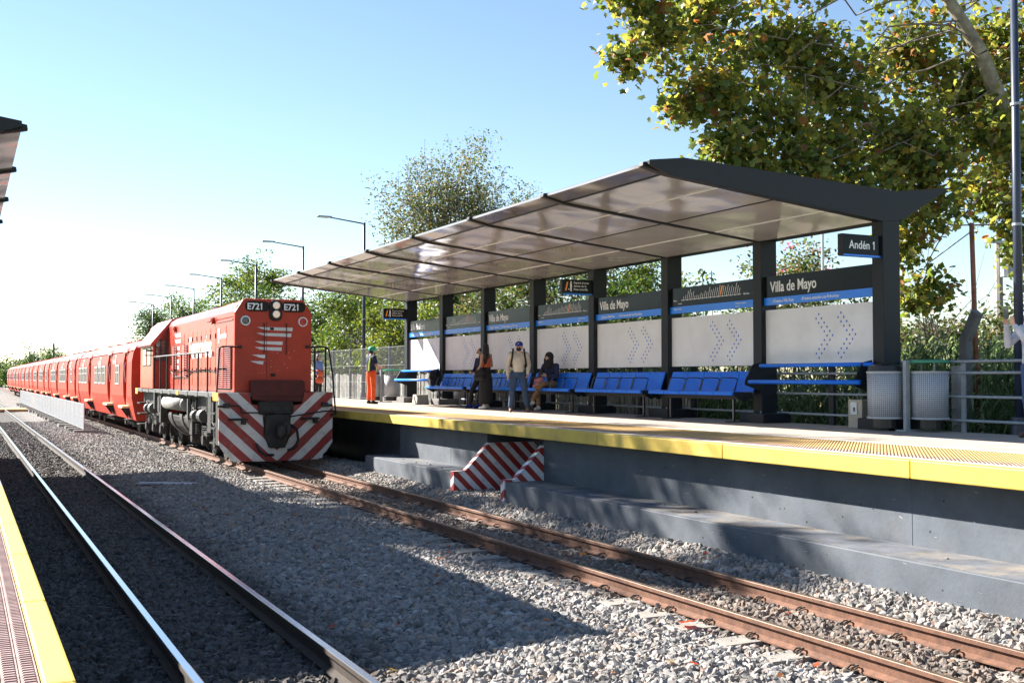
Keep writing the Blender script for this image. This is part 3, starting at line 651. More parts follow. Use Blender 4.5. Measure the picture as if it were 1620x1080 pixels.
# railing along the platform's back edge
r = thing('railing', 'grey steel railing with four bars along the back of the right platform', 'railing', (13.40, 5, PZ))
for z in (2.30, 2.13, 1.775, 1.42): MB().cyl((13.36, -2, z), (13.36, 30.2, z), .022, n=8).build('rail_bar', 'galv', r, smooth=True)
for k in range(11):
    y = -1.8+1.5*k+ .0
    MB().box(13.385, 13.415, y-.035, y+.035, PZ, 2.29).build('post', 'galv', r)
for k in range(8):
    y = 14.5+2.0*k
    MB().box(13.39, 13.45, y-.06, y+.06, PZ, 2.29).build('post', 'steel_dark', r)
# tall wire mesh fence beyond the shelter
r = thing('mesh_fence', 'tall wire mesh fence with dark posts behind the platform, left of the shelter', 'fence', (13.55, 40, PZ))
for k in range(20):
    y = 30.2+2.2*k
    MB().box(13.52, 13.60, y-.04, y+.04, PZ-.2, 3.22).build('post', 'pole_blue', r)
ms = MB()
for k in range(int(44/.07)):
    y = 30.2+.07*k; ms.box(13.498, 13.502, y-.003, y+.003, PZ+.05, 3.15)
for z in (PZ+.06, 1.9, 2.5, 3.14): ms.box(13.492, 13.498, 30.2, 74, z-.005, z+.005)
stuff(ms.build('wire_mesh', 'wire', r))
r = thing('picket_fence', 'weathered pale picket fence behind the benches and the mesh fence', 'fence', (14.3, 40, 0))
pk = MB(); y = 19.5
while y < 74:
    h = 2.16+random.uniform(-.05, .07); wv = random.uniform(.05, .085); dx = random.uniform(-.02, .02)
    pk.box(14.2+dx, 14.235+dx, y, y+wv, .0, h); y += wv+random.uniform(.02, .06)
stuff(pk.build('pickets', 'picket', r))
MB().box(14.24, 14.28, 19.5, 74, .6, .68).box(14.24, 14.28, 19.5, 74, 1.8, 1.88).build('backing_rail', 'picket', r)

# ---------------------------------------------------------------- lamps, poles
def lamp_parts(r, x, y):
    MB().cyl((x, y, PZ), (x, y, 7.95), .07, .05, 14).build('pole', 'pole_blue', r, smooth=True)
    MB().cyl((x, y, PZ), (x, y, PZ+.25), .13, .12, 14).build('base_sleeve', 'pole_blue', r)
    for z in (4.25, 6.0): MB().cyl((x, y, z), (x, y, z+.04), .073, n=14).build('collar', 'galv', r)
    MB().cyl((x, y, 7.9), (x-1.35, y, 8.06), .028, .024, 8).build('arm', 'pole_blue', r)
    h = MB().box(x-1.85, x-1.30, y-.12, y+.12, 8.05, 8.10).build('lamp_head', 'galv', r, bev=.015)
    MB().box(x-1.80, x-1.42, y-.10, y+.10, 8.035, 8.049).build('lens', 'lens', h)
lm = thing('street_lamp', 'lamp pole at the right edge of the photo beside the person with a phone', 'street lamp', (13.62, 10.9, PZ), 'lamp posts along the back of the right platform')
lamp_parts(lm, 13.62, 10.9); index_kids()
for (x, y), lb in (((13.62, 39.8), 'lamp post behind the worker, nearest of those beyond the shelter'), ((13.62, 48.2), 'second lamp post beyond the shelter, above the locomotive cab roof end'),
                   ((13.62, 57.0), 'third lamp post beyond the shelter, before the pale green tree'), ((13.62, 65.6), 'fourth lamp post beyond the shelter'),
                   ((13.62, 74.2), 'fifth lamp post beyond the shelter, against open sky'), ((13.62, 83), 'sixth lamp post beyond the shelter'), ((13.62, 91.5), 'farthest lamp post, beside the round dark tree')):
    dup(lm, (x, y, PZ), lb)
r = thing('concrete_post', 'leaning dark concrete fence post with bent top behind the railing', 'post', (15.0, 13.0, -.2))
MB().prism([(13.0, -.2), (13.16, -.2), (13.16, 2.72), (12.90, 3.20), (12.77, 3.10), (13.0, 2.66)], 14.97, 15.12, 'X').build('shaft', 'concrete_dark', r, bev=.02)
r = thing('rusty_pole', 'tall thin rusty pole behind the railing near the right edge', 'pole', (15.5, 13.2, -.2))
MB().cyl((15.5, 13.2, -.2), (15.42, 13.25, 4.7), .05, .04, 10).build('shaft', 'rust_pole', r, smooth=True)
r = thing('concrete_post', 'upright pale concrete fence post behind the railing, right of the bins', 'post', (14.4, 12.5, -.2))
MB().box(14.38, 14.52, 12.66, 12.8, -.2, 2.25).build('shaft', 'concrete', r)
r = thing('utility_pole', 'distant utility pole with transformer beyond the reeds on the right', 'utility pole', (28.0, 24, -.3))
MB().cyl((27.3, 22.5, -.3), (27.3, 22.5, 6.3), .13, .1, 8).build('shaft', 'concrete', r)
MB().cyl((27.3, 22.2, 5.0), (27.3, 22.2, 5.7), .2, n=10).build('transformer', 'galv', r); MB().box(26.7, 27.9, 22.4, 22.5, 6.0, 6.08).build('crossarm', 'galv', r)
r = thing('street_lamp', 'slender pale mast rising behind the flowering tree and the near name sign', 'mast', (21.5, 24.5, -.3))
MB().cyl((20.9, 22.9, -.3), (20.9, 22.9, 7.3), .045, .04, 8).build('pole', 'alu', r)
for k, (z0, z1) in enumerate(((6.6, 5.0), (7.0, 5.4))):
    q = MB(); a = Vector((60, -5, z0+6)); b = Vector((22, 70, z0+3)); P_ = []
    for t in range(25):
        u = t/24; p = a.lerp(b, u); p.z -= 5*4*u*(1-u)*.35; P_.append(p)
    q.tube(P_, .012, 4); tag(q.build('overhead_cable', 'black_plastic'), ('upper' if k else 'lower') + ' thin overhead cable crossing the sky behind the shelter', 'cable')
# ---------------------------------------------------------------- locomotive
def locomotive():
    r = thing('locomotive', 'red diesel locomotive with E721 number boards and a red and white striped front', 'locomotive', (TC2, 25.6, 0))
    cx = TC2
    B = lambda n, mb, m, p=r, **k: mb.build(n, m, p, **k)
    # deck / sill
    B('deck', MB().box(cx-1.34, cx+1.34, 25.72, 39.2, 1.60, 1.71), 'deck_grey', bev=.01)
    B('frame_sill', MB().box(cx-1.1, cx+1.1, 26.2, 39.0, 1.25, 1.6), 'under_black')
    for k in range(9):
        y = 26.9+1.35*k
        B('sill_plate', MB().box(cx-1.352, cx-1.34, y, y+.34, 1.59, 1.70), 'amber' if k == 3 else 'deck_grey')
    B('sill_plate', MB().box(cx-1.354, cx-1.335, 25.74, 26.3, 1.52, 1.71), 'amber', label='amber corner reflector plate on the sill')
    B('sill_plate', MB().box(cx-1.354, cx-1.335, 38.7, 39.15, 1.52, 1.71), 'amber')
    # hood with chamfered shoulders
    hp = [(cx-.92, 1.71), (cx-.92, 3.62), (cx-.86, 3.76), (cx-.70, 3.87), (cx-.3, 3.91), (cx+.3, 3.91), (cx+.70, 3.87), (cx+.86, 3.76), (cx+.92, 3.62), (cx+.92, 1.71)]
    h = B('hood', MB().prism(hp, 26.06, 35.4), 'red_paint', bev=.02)
    fp = [(cx-.925, 1.71), (cx-.925, 3.60), (cx-.74, 3.90), (cx-.68, 3.925), (cx+.68, 3.925), (cx+.74, 3.90), (cx+.925, 3.60), (cx+.925, 1.71)]
    nose = B('hood_front', MB().prism(fp, 25.98, 26.10), 'red_front', bev=.025)
    # panel seams, hinges, handles on the hood side facing the left platform
    xs = cx-.922
    for y in (26.9, 28.1, 28.75, 29.35, 29.95, 30.55, 31.2, 31.8, 32.5, 33.4, 34.3):
        B('door_panel', MB().box(xs-.006, xs, y+.012, y+.588 if y < 34 else y+.8, 1.86, 3.32), 'red_paint', h, bev=.003)
    hg = MB()
    for y in (28.1, 28.75, 29.35, 29.95, 30.55, 31.2, 31.8):
        for z in (2.2, 3.05): hg.box(xs-.022, xs-.004, y+.02, y+.06, z, z+.12)
        hg.box(xs-.03, xs-.004, y+.30, y+.33, 2.6, 2.72)
    stuff(B('hinges', hg, 'dark_red', h))
    sl = MB(); sl.box(xs-.02, xs, 26.15, 27.95, 3.42, 3.45)
    for k in range(28): sl.ball((xs-.006, 26.2+.11*k, 3.50), .012, 5, 4)
    stuff(B('rivets', sl, 'red_paint', h))
    # radiator louvres near the front: frame and slats
    def louvres(y0, y1, z0, z1, n, m, fm='dark_red'):
        q = B('louvre_frame', MB().box(xs-.004, xs+.001, y0-.03, y1+.03, z0-.03, z1+.03), 'under_black', h)
        me = None
        for k in range(n):
            z = z0+(z1-z0)*(k+.5)/n; t = (z1-z0)/n
            s_ = MB().prism([(xs-.050, z-t*.30), (xs-.042, z-t*.05), (xs-.004, z+t*.30), (xs-.004, z+t*.10)], y0, y1)
            B('louvre_slat', s_, m, h)
        B('louvre_mullion', MB().box(xs-.055, xs, (y0+y1)/2-.03, (y0+y1)/2+.03, z0, z1), 'red_paint', h)
    louvres(26.25, 27.85, 1.80, 2.80, 20, 'red_paint')
    louvres(31.9, 32.6, 2.05, 3.0, 20, 'red_paint'); louvres(33.6, 34.3, 2.05, 3.0, 20, 'red_paint')
    for y in (28.35, 33.9):
        q = MB(); n = 12
        for t in range(n):
            a0, a1 = 2*math.pi*t/n, 2*math.pi*(t+1)/n
            q.cyl((xs-.06, y+.075*math.cos(a0), 3.50+.075*math.sin(a0)), (xs-.06, y+.075*math.cos(a1), 3.50+.075*math.sin(a1)), .02, n=5)
        q.box(xs-.06, xs, y-.02, y+.02, 3.42, 3.58); B('lifting_eye', q, 'red_front', h)
    B('conduit', MB().tube([(xs-.04, 34.8, 2.3), (xs-.04, 33.6, 2.08), (xs-.04, 32.0, 2.1), (xs-.04, 31.2, 2.24), (xs-.04, 29.0, 2.26), (xs-.04, 28.0, 2.22)], .018, 6), 'dark_red', h)
    # side logos and lettering (white print)
    def swoosh(y_r, z_t, s_):
        q = MB()
        for k, (dy, ln, dz) in enumerate(((0, .62, 0), (0, .60, -.11), (.06, .50, -.24), (.06, .48, -.35), (.13, .30, -.48), (.14, .28, -.59))):
            y = y_r+dy*s_; q.add([(xs-.0085, y, z_t+dz*s_), (xs-.0085, y, z_t+(dz-.07)*s_), (xs-.0085, y+ln*s_*.75, z_t+(dz-.07)*s_), (xs-.0085, y+ln*s_, z_t+dz*s_)], [(0, 1, 2, 3)])
        return q
    B('side_logo', swoosh(33.1, 3.36, 1.6), 'white_paint', h)
    B('side_logo', swoosh(27.6, 3.28, .55), 'white_paint', h)
    text('Ferrovías', .82, (xs-.0085, 31.75, 2.60), '-X', 'white_paint', h, sx=1.02, off=.02)
    text('Ferrovías', .22, (xs-.0085, 27.75, 3.02), '-X', 'white_paint', h, sx=1.1, off=.004)
    # hood top gear
    B('roof_hatch', MB().box(cx-.45, cx+.45, 27.0, 29.2, 3.90, 3.97), 'red_front', h, bev=.02)
    B('roof_fan', MB().cyl((cx, 30.6, 3.9), (cx, 30.6, 4.0), .5, n=20), 'under_black', h)
    B('exhaust', MB().box(cx-.12, cx+.12, 32.6, 33.1, 3.9, 4.06), 'under_black', h)
    # front furniture
    yf = 25.98
    def rr_plate(x, z, w_, h_, ang=0, n=5):
        p = []; rd = min(w_, h_)/2*.8
        for (sx, sz, a0) in ((1, 1, 0), (-1, 1, 90), (-1, -1, 180), (1, -1, 270)):
            for k in range(n): a = R(a0+90*k/(n-1)); p.append((x+sx*(w_/2-rd)+rd*math.cos(a), z+sz*(h_/2-rd)+rd*math.sin(a)))
        return p
    for x in (cx-.40, cx+.475):
        b_ = B('number_board', MB().prism(rr_plate(x, 3.745, .56, .24), yf-.03, yf+.02), 'sign_black', nose, bev=.006)
        text('E721', .21, (x-.245, yf-.0325, 3.672), '-Y', 'sign_white', nose, sx=.93, off=.006)
    hl = B('headlight_housing', MB().prism(rr_plate(cx+.04, 3.66, .30, .50), yf-.06, yf+.02), 'under_black', nose, bev=.012)
    for z in (3.775, 3.565):
        B('headlight', MB().cyl((cx+.04, yf-.09, z), (cx+.04, yf-.055, z), .10, .11, 20), 'chrome_dark', nose)
        B('headlight_lens', MB().ball((cx+.04, yf-.09, z), (.085, .02, .085), 16, 8), 'lamp_lit', nose)
    for x, m in ((cx-.68, 'lens_grey'), (cx+.70, 'lens_red')):
        B('marker_lamp', MB().cyl((x, yf-.045, 3.40), (x, yf, 3.40), .115, .125, 20), 'alu', nose)
        B('marker_lens', MB().ball((x, yf-.045, 3.40), (.09, .018, .09), 14, 6), m, nose)
    q = MB()
    for (zt, x0, x1) in ((3.255, -.40, .46), (3.115, -.41, .43), (2.92, -.45, .22), (2.78, -.46, .20), (2.60, -.52, -.20), (2.45, -.56, -.24)):
        q.add([(cx+x0, yf-.0035, zt), (cx+x0+.18, yf-.0035, zt-.065), (cx+x1-.01, yf-.0035, zt-.085), (cx+x1, yf-.0035, zt)], [(0, 1, 2, 3)])
    B('front_logo', q, 'white_paint', nose)
    for x, z0, z1 in ((cx-.235, 2.65, 3.35), (cx+.30, 2.62, 3.35)):
        B('grab_bar', MB().tube([(x, yf, z0), (x, yf-.05, z0+.02), (x, yf-.05, z1-.02), (x, yf, z1)], .011, 6), 'dark_red', nose)
    B('latch', MB().box(cx-.06, cx+.04, yf-.03, yf, 2.09, 2.16), 'under_black', nose); B('latch', MB().box(cx-.09, cx, yf-.02, yf, 3.19, 3.25), 'under_black', nose)
    B('vertical_seam', MB().box(cx-.175, cx-.165, yf-.004, yf, 2.0, 3.4), 'dark_red', nose)
    q = MB()
    for k in range(34):
        x = cx+random.gauss(.05, .35); z = random.uniform(2.15, 2.75); s_ = random.uniform(.003, .010)
        if abs(x-cx) < .88: q.add([(x-s_, yf-.002, z), (x, yf-.002, z-s_*1.3), (x+s_*.7, yf-.002, z), (x, yf-.002, z+s_)], [(0, 1, 2, 3)])
    stuff(B('paint_chips', q, 'white_paint', nose))
    # dark red box on the deck in front of the hood
    B('front_box', MB().prism([(cx-.58, 1.55), (cx-.58, 2.0), (cx+.62, 2.0), (cx+.68, 1.95), (cx+.68, 1.48), (cx-.2, 1.48)], 25.66, 25.98), 'dark_red', bev=.02)
    B('front_box_lid', MB().box(cx-.56, cx+.60, 25.645, 25.665, 1.62, 1.94), 'dark_red', bev=.01)
    # striped pilot: two plates, each with its band print mirrored about the coupler
    for s in (-1, 1):
        P_ = [(cx+s*1.35, 1.71), (cx+s*.66, 1.71), (cx+s*.60, 1.44), (cx+s*.36, 1.40), (cx+s*.28, .62), (cx+s*.12, .40), (cx+s*0.001, .30), (cx+s*.001, .10), (cx+s*1.0, .12), (cx+s*1.20, .30), (cx+s*1.35, .52)]
        B('pilot_plate', MB().prism(P_, 25.62, 25.66), 'pilot_stripe', bev=.006)
        B('pilot_side', MB().box(cx+s*1.33-.012, cx+s*1.33+.012, 25.66, 26.0, .5, 1.50), 'under_grey')
    B('snow_plate', MB().prism([(cx-1.12, .58), (cx-1.1, .14), (cx+1.1, .14), (cx+1.12, .58)], 25.606, 25.619), 'pilot_stripe')
    B('coupler_pocket', MB().box(cx-.44, cx+.36, 25.50, 25.70, 1.20, 1.50), 'under_black', bev=.02)
    for k in range(3): B('coupler_socket', MB().box(cx-.34+.24*k, cx-.20+.24*k, 25.49, 25.502, 1.30, 1.38), 'under_grey')
    B('draft_gear', MB().prism([(cx-.28, 1.2), (cx+.26, 1.2), (cx+.30, .75), (cx+.16, .42), (cx-.2, .42), (cx-.32, .75)], 25.45, 25.70), 'under_black', bev=.02)
    c_ = MB(); c_.box(cx-.06, cx+.12, 25.15, 25.5, .68, .96); c_.ball((cx+.0, 25.13, .82), (.11, .10, .17), 10, 8); c_.ball((cx+.14, 25.16, .82), (.09, .1, .16), 10, 8); c_.cyl((cx+.07, 25.12, .62), (cx+.07, 25.12, 1.02), .035, n=8)
    B('coupler', c_, 'under_grey', bev=.01)
    B('uncoupling_lever', MB().tube([(cx-1.15, 25.55, 1.42), (cx-.9, 25.5, 1.40), (cx-.85, 25.5, 1.25), (cx-.1, 25.48, 1.24), (cx+.1, 25.48, 1.12), (cx+1.1, 25.5, 1.26), (cx+1.4, 25.5, 1.26)], .018, 6), 'under_black')
    B('brake_hose', MB().tube([(cx+.3, 25.55, .95), (cx+.42, 25.42, .85), (cx+.44, 25.36, .6), (cx+.36, 25.36, .42), (cx+.2, 25.42, .36)], .032, 8), 'under_black')
    B('brake_hose', MB().tube([(cx-.5, 25.55, .52), (cx-.46, 25.42, .36), (cx-.32, 25.38, .27), (cx-.12, 25.44, .26)], .03, 8), 'under_black')
    for x in (cx-.95, cx+.75): B('footboard', MB().box(x-.18, x+.22, 25.42, 25.62, 1.07, 1.12).box(x+.1, x+.18, 25.4, 25.6, .98, 1.08), 'under_black')
    for x in (cx-1.2, cx+1.12): B('jumper_socket', MB().box(x-.05, x+.08, 25.5, 25.62, 1.36, 1.47).cyl((x, 25.56, 1.4), (x-.2*(1 if x < cx else -1), 25.52, 1.4), .03, n=8), 'under_grey')
    # railings
    def hand(pts, posts, nm, top_m='deck_grey'):
        o = B(nm, MB().tube(pts, .022, 8), top_m)
        for p in posts: B('stanchion', MB().cyl(p[0], p[1], .022, n=6), 'under_black', o)
    xr = cx-1.32
    hand([(xr, 27.1, 2.60), (xr, 27.15, 2.68), (xr, 37.2, 2.70)], [((xr, 27.12+1.18*k, 1.2 if k == 0 else 1.62), (xr, 27.12+1.18*k, 2.69)) for k in range(9)], 'side_handrail')
    hand([(xr, 26.05, 1.6), (xr+.05, 26.0, 2.74), (xr+.1, 25.95, 2.78), (cx-.80, 25.92, 2.78)], [], 'front_handrail', 'dark_red')
    xl = cx+1.34
    hand([(cx+.80, 25.92, 2.80), (xl-.1, 25.92, 2.80), (xl, 25.92, 2.74), (xl+.05, 25.8, 2.2), (xl+.08, 25.6, 1.2), (xl-.05, 25.6, 1.16)], [((cx+1.0, 25.95, 1.7), (cx+1.0, 25.95, 2.8)), ((cx+1.27, 25.95, 1.7), (cx+1.27, 25.95, 2.8))], 'front_handrail', 'under_black')
    B('handrail_knob', MB().ball((cx-.80, 25.92, 2.78), .04), 'under_black'); B('handrail_knob', MB().ball((cx+.80, 25.92, 2.80), .04), 'under_black')
    hand([(cx+1.3, 26.1, 2.70), (cx+1.3, 35.4, 2.70)], [((cx+1.3, 27+1.2*k, 1.7), (cx+1.3, 27+1.2*k, 2.7)) for k in range(8)], 'side_handrail')
    # cab
    cabp = [(cx-1.36, 1.0), (cx-1.36, 3.05), (cx-1.25, 3.30), (cx-.8, 3.80), (cx-.3, 3.93), (cx+.3, 3.93), (cx+.8, 3.80), (cx+1.25, 3.30), (cx+1.36, 3.05), (cx+1.36, 1.0)]
    cabp2 = [(a, max(b, 1.71)) for a, b in cabp]
    cab = B('cab', MB().prism(cabp2, 35.4, 38.0), 'red_paint', bev=.02)
    B('cab_roof', MB().prism([(cx-1.46, 3.06), (cx-1.44, 3.12), (cx-.82, 3.87), (cx-.3, 3.985), (cx+.3, 3.985), (cx+.82, 3.87), (cx+1.44, 3.12), (cx+1.46, 3.06), (cx+1.36, 3.03), (cx+.79, 3.79), (cx+.3, 3.92), (cx-.3, 3.92), (cx-.79, 3.79), (cx-1.36, 3.03)], 35.2, 38.1), 'red_paint', cab)
    cy = 35.4
    B('cab_window', MB().box(cx-1.27, cx-.98, cy-.012, cy, 2.62, 3.22), 'glass_dark', cab)
    g_ = MB(); g_.box(cx-1.29, cx-.96, cy-.05, cy-.03, 2.58, 2.62).box(cx-1.29, cx-.96, cy-.05, cy-.03, 3.20, 3.23)
    for k in range(5): g_.box(cx-1.29, cx-.96, cy-.05, cy-.038, 2.70+.1*k, 2.715+.1*k)
    for k in range(3): g_.box(cx-1.29+.155*k, cx-1.27+.155*k, cy-.05, cy-.035, 2.58, 3.23)
    B('window_grille', g_, 'deck_grey', cab)
    for k, (a, b) in enumerate(((35.75, 36.5), (36.7, 37.4))):
        wf = B('side_window', MB().box(cx-1.372, cx-1.36, a, b, 2.42, 3.0), 'under_black', cab)
        B('pane', MB().box(cx-1.378, cx-1.372, a+.04, b-.04, 2.46, 2.96), 'glass_dark', wf)
    B('drip_rail', MB().box(cx-1.43, cx-1.36, 35.4, 38.0, 3.03, 3.06), 'red_front', cab)
    B('cab_mirror', MB().box(cx-1.56, cx-1.38, 35.28, 35.31, 2.86, 2.92).tube([(cx-1.36, 35.35, 2.74), (cx-1.6, 35.33, 2.74)], .018, 5), 'under_black', cab)
    B('short_hood', MB().prism(hp, 38.0, 39.1), 'red_paint')
    for z in (.5, .85, 1.2): B('step', MB().box(cx-1.36, cx-1.0, 38.1, 38.7, z, z+.04), 'under_grey')
    for z in (.5, .85, 1.2): B('step', MB().box(cx-1.36, cx-1.0, 26.05, 26.6, z, z+.04), 'under_grey')
    B('step_side', MB().box(cx-1.355, cx-1.34, 26.5, 26.9, .75, 1.6), 'under_grey')
    # fuel tank, air reservoir
    tp = []
    for k in range(15):
        a = R(180+180*k/14); tp.append((cx+1.12*math.cos(a), .98+.72*math.sin(a)))
    B('fuel_tank', MB().prism(tp, 29.9, 34.0), 'under_black', bev=.02, smooth=False)
    for y in (30.6, 31.5, 33.2): 
        ap = []
        for k in range(13): a = R(175+75*k/12); ap.append((cx+1.15*math.cos(a), .98+.75*math.sin(a)))
        for k in range(12, -1, -1): a = R(175+75*k/12); ap.append((cx+1.115*math.cos(a), .98+.715*math.sin(a)))
        B('tank_strap', MB().prism(ap, y, y+.42), 'tank_grey')
    B('air_reservoir', MB().cyl((cx-1.12, 30.9, 1.33), (cx-1.12, 34.0, 1.33), .20, n=18).ball((cx-1.12, 30.9, 1.33), (.2, .12, .2)).ball((cx-1.12, 34.0, 1.33), (.2, .12, .2)), 'reservoir_grey', smooth=True)
    for k in range(5): B('pipe', MB().tube([(cx-1.18, 29.2+k*.22, 1.55), (cx-1.2, 29.2+k*.22, 1.2-.12*k), (cx-1.1, 29.8+k*.2, .9-.05*k)], .025, 6), 'under_grey')
    B('cable_bracket', MB().box(cx-1.3, cx-1.22, 29.8, 29.9, .95, 1.5), 'deck_grey'); B('cable_bracket', MB().box(cx-1.3, cx-1.2, 35.4, 35.55, 1.1, 1.6), 'deck_grey')
    # bogies
    def bogie(y):
        bo = B('bogie_frame', MB().prism([(y-1.9, .72), (y-1.9, .92), (y-1.2, .98), (y-.9, .80), (y+.9, .80), (y+1.2, .98), (y+1.9, .92), (y+1.9, .72), (y+1.0, .60), (y-1.0, .60)], cx-1.02, cx-.92, 'X'), 'under_grey', bev=.01)
        B('bogie_crossbeam', MB().box(cx-.92, cx+1.02, y-1.8, y+1.8, .62, .9), 'under_black')
        for dy in (-1.45, 0, 1.45):
            for s in (-1, 1):
                w_ = B('wheel', MB().cyl((cx+s*.46, y+dy, .46), (cx+s*.60, y+dy, .46), .46, n=28).cyl((cx+s*.43, y+dy, .46), (cx+s*.47, y+dy, .46), .49, n=28), 'under_grey')
            q = MB().box(cx-1.12, cx-1.0, y+dy-.17, y+dy+.17, .34, .72); q.cyl((cx-1.20, y+dy, .48), (cx-1.0, y+dy, .48), .13, n=14)
            B('axle_box', q, 'under_grey', bo, bev=.01)
            for e in (-.30, .30):
                q = MB()
                for t in range(5): q.cyl((cx-1.06, y+dy+e, .60+t*.055), (cx-1.06, y+dy+e, .63+t*.055), .09, n=12)
                B('coil_spring', q, 'tank_grey', bo)
            B('brake_hanger', MB().box(cx-.80, cx-.66, y+dy+.50, y+dy+.58, .25, .85), 'under_black', bo)
        B('brake_cylinder', MB().cyl((cx-1.22, y-.55, 1.10), (cx-1.22, y-.15, 1.10), .17, n=14).cyl((cx-1.25, y+.35, 1.08), (cx-1.25, y+.62, 1.08), .15, n=14), 'tank_grey', bo)
        B('sand_pipe', MB().tube([(cx-1.1, y-1.95, 1.3), (cx-1.05, y-1.95, .8), (cx-.62, y-2.0, .12)], .022, 5).tube([(cx-1.1, y+1.95, 1.3), (cx-1.05, y+1.95, .8), (cx-.62, y+2.0, .12)], .022, 5).tube([(cx-1.18, y-1.4, .9), (cx-1.22, y-.6, 1.25), (cx-1.2, y+.3, .95), (cx-1.2, y+1.3, 1.3)], .016, 5), 'under_grey', bo)
        B('sand_box', MB().box(cx-1.25, cx-.95, y-1.75, y-1.25, 1.0, 1.5), 'under_grey', bo, bev=.02)
    bogie(28.35); bogie(36.4)
    B('equipment_rack', MB().box(cx-1.22, cx-.9, 29.6, 29.95, .55, 1.35), 'under_grey', bev=.01); B('equipment_rack', MB().box(cx-1.25, cx-1.0, 34.5, 34.8, .7, 1.5), 'under_grey', bev=.01)
    return r
def lit_mat():
    m = bpy.data.materials.new('lamp_lit'); m.use_nodes = True; b = m.node_tree.nodes['Principled BSDF']
    b.inputs['Base Color'].default_value = (.8, .7, .6, 1); b.inputs['Roughness'].default_value = .2; b.inputs['Emission Color'].default_value = (1, .72, .5, 1); b.inputs['Emission Strength'].default_value = .06
    M['lamp_lit'] = m
lit_mat(); loco = locomotive()

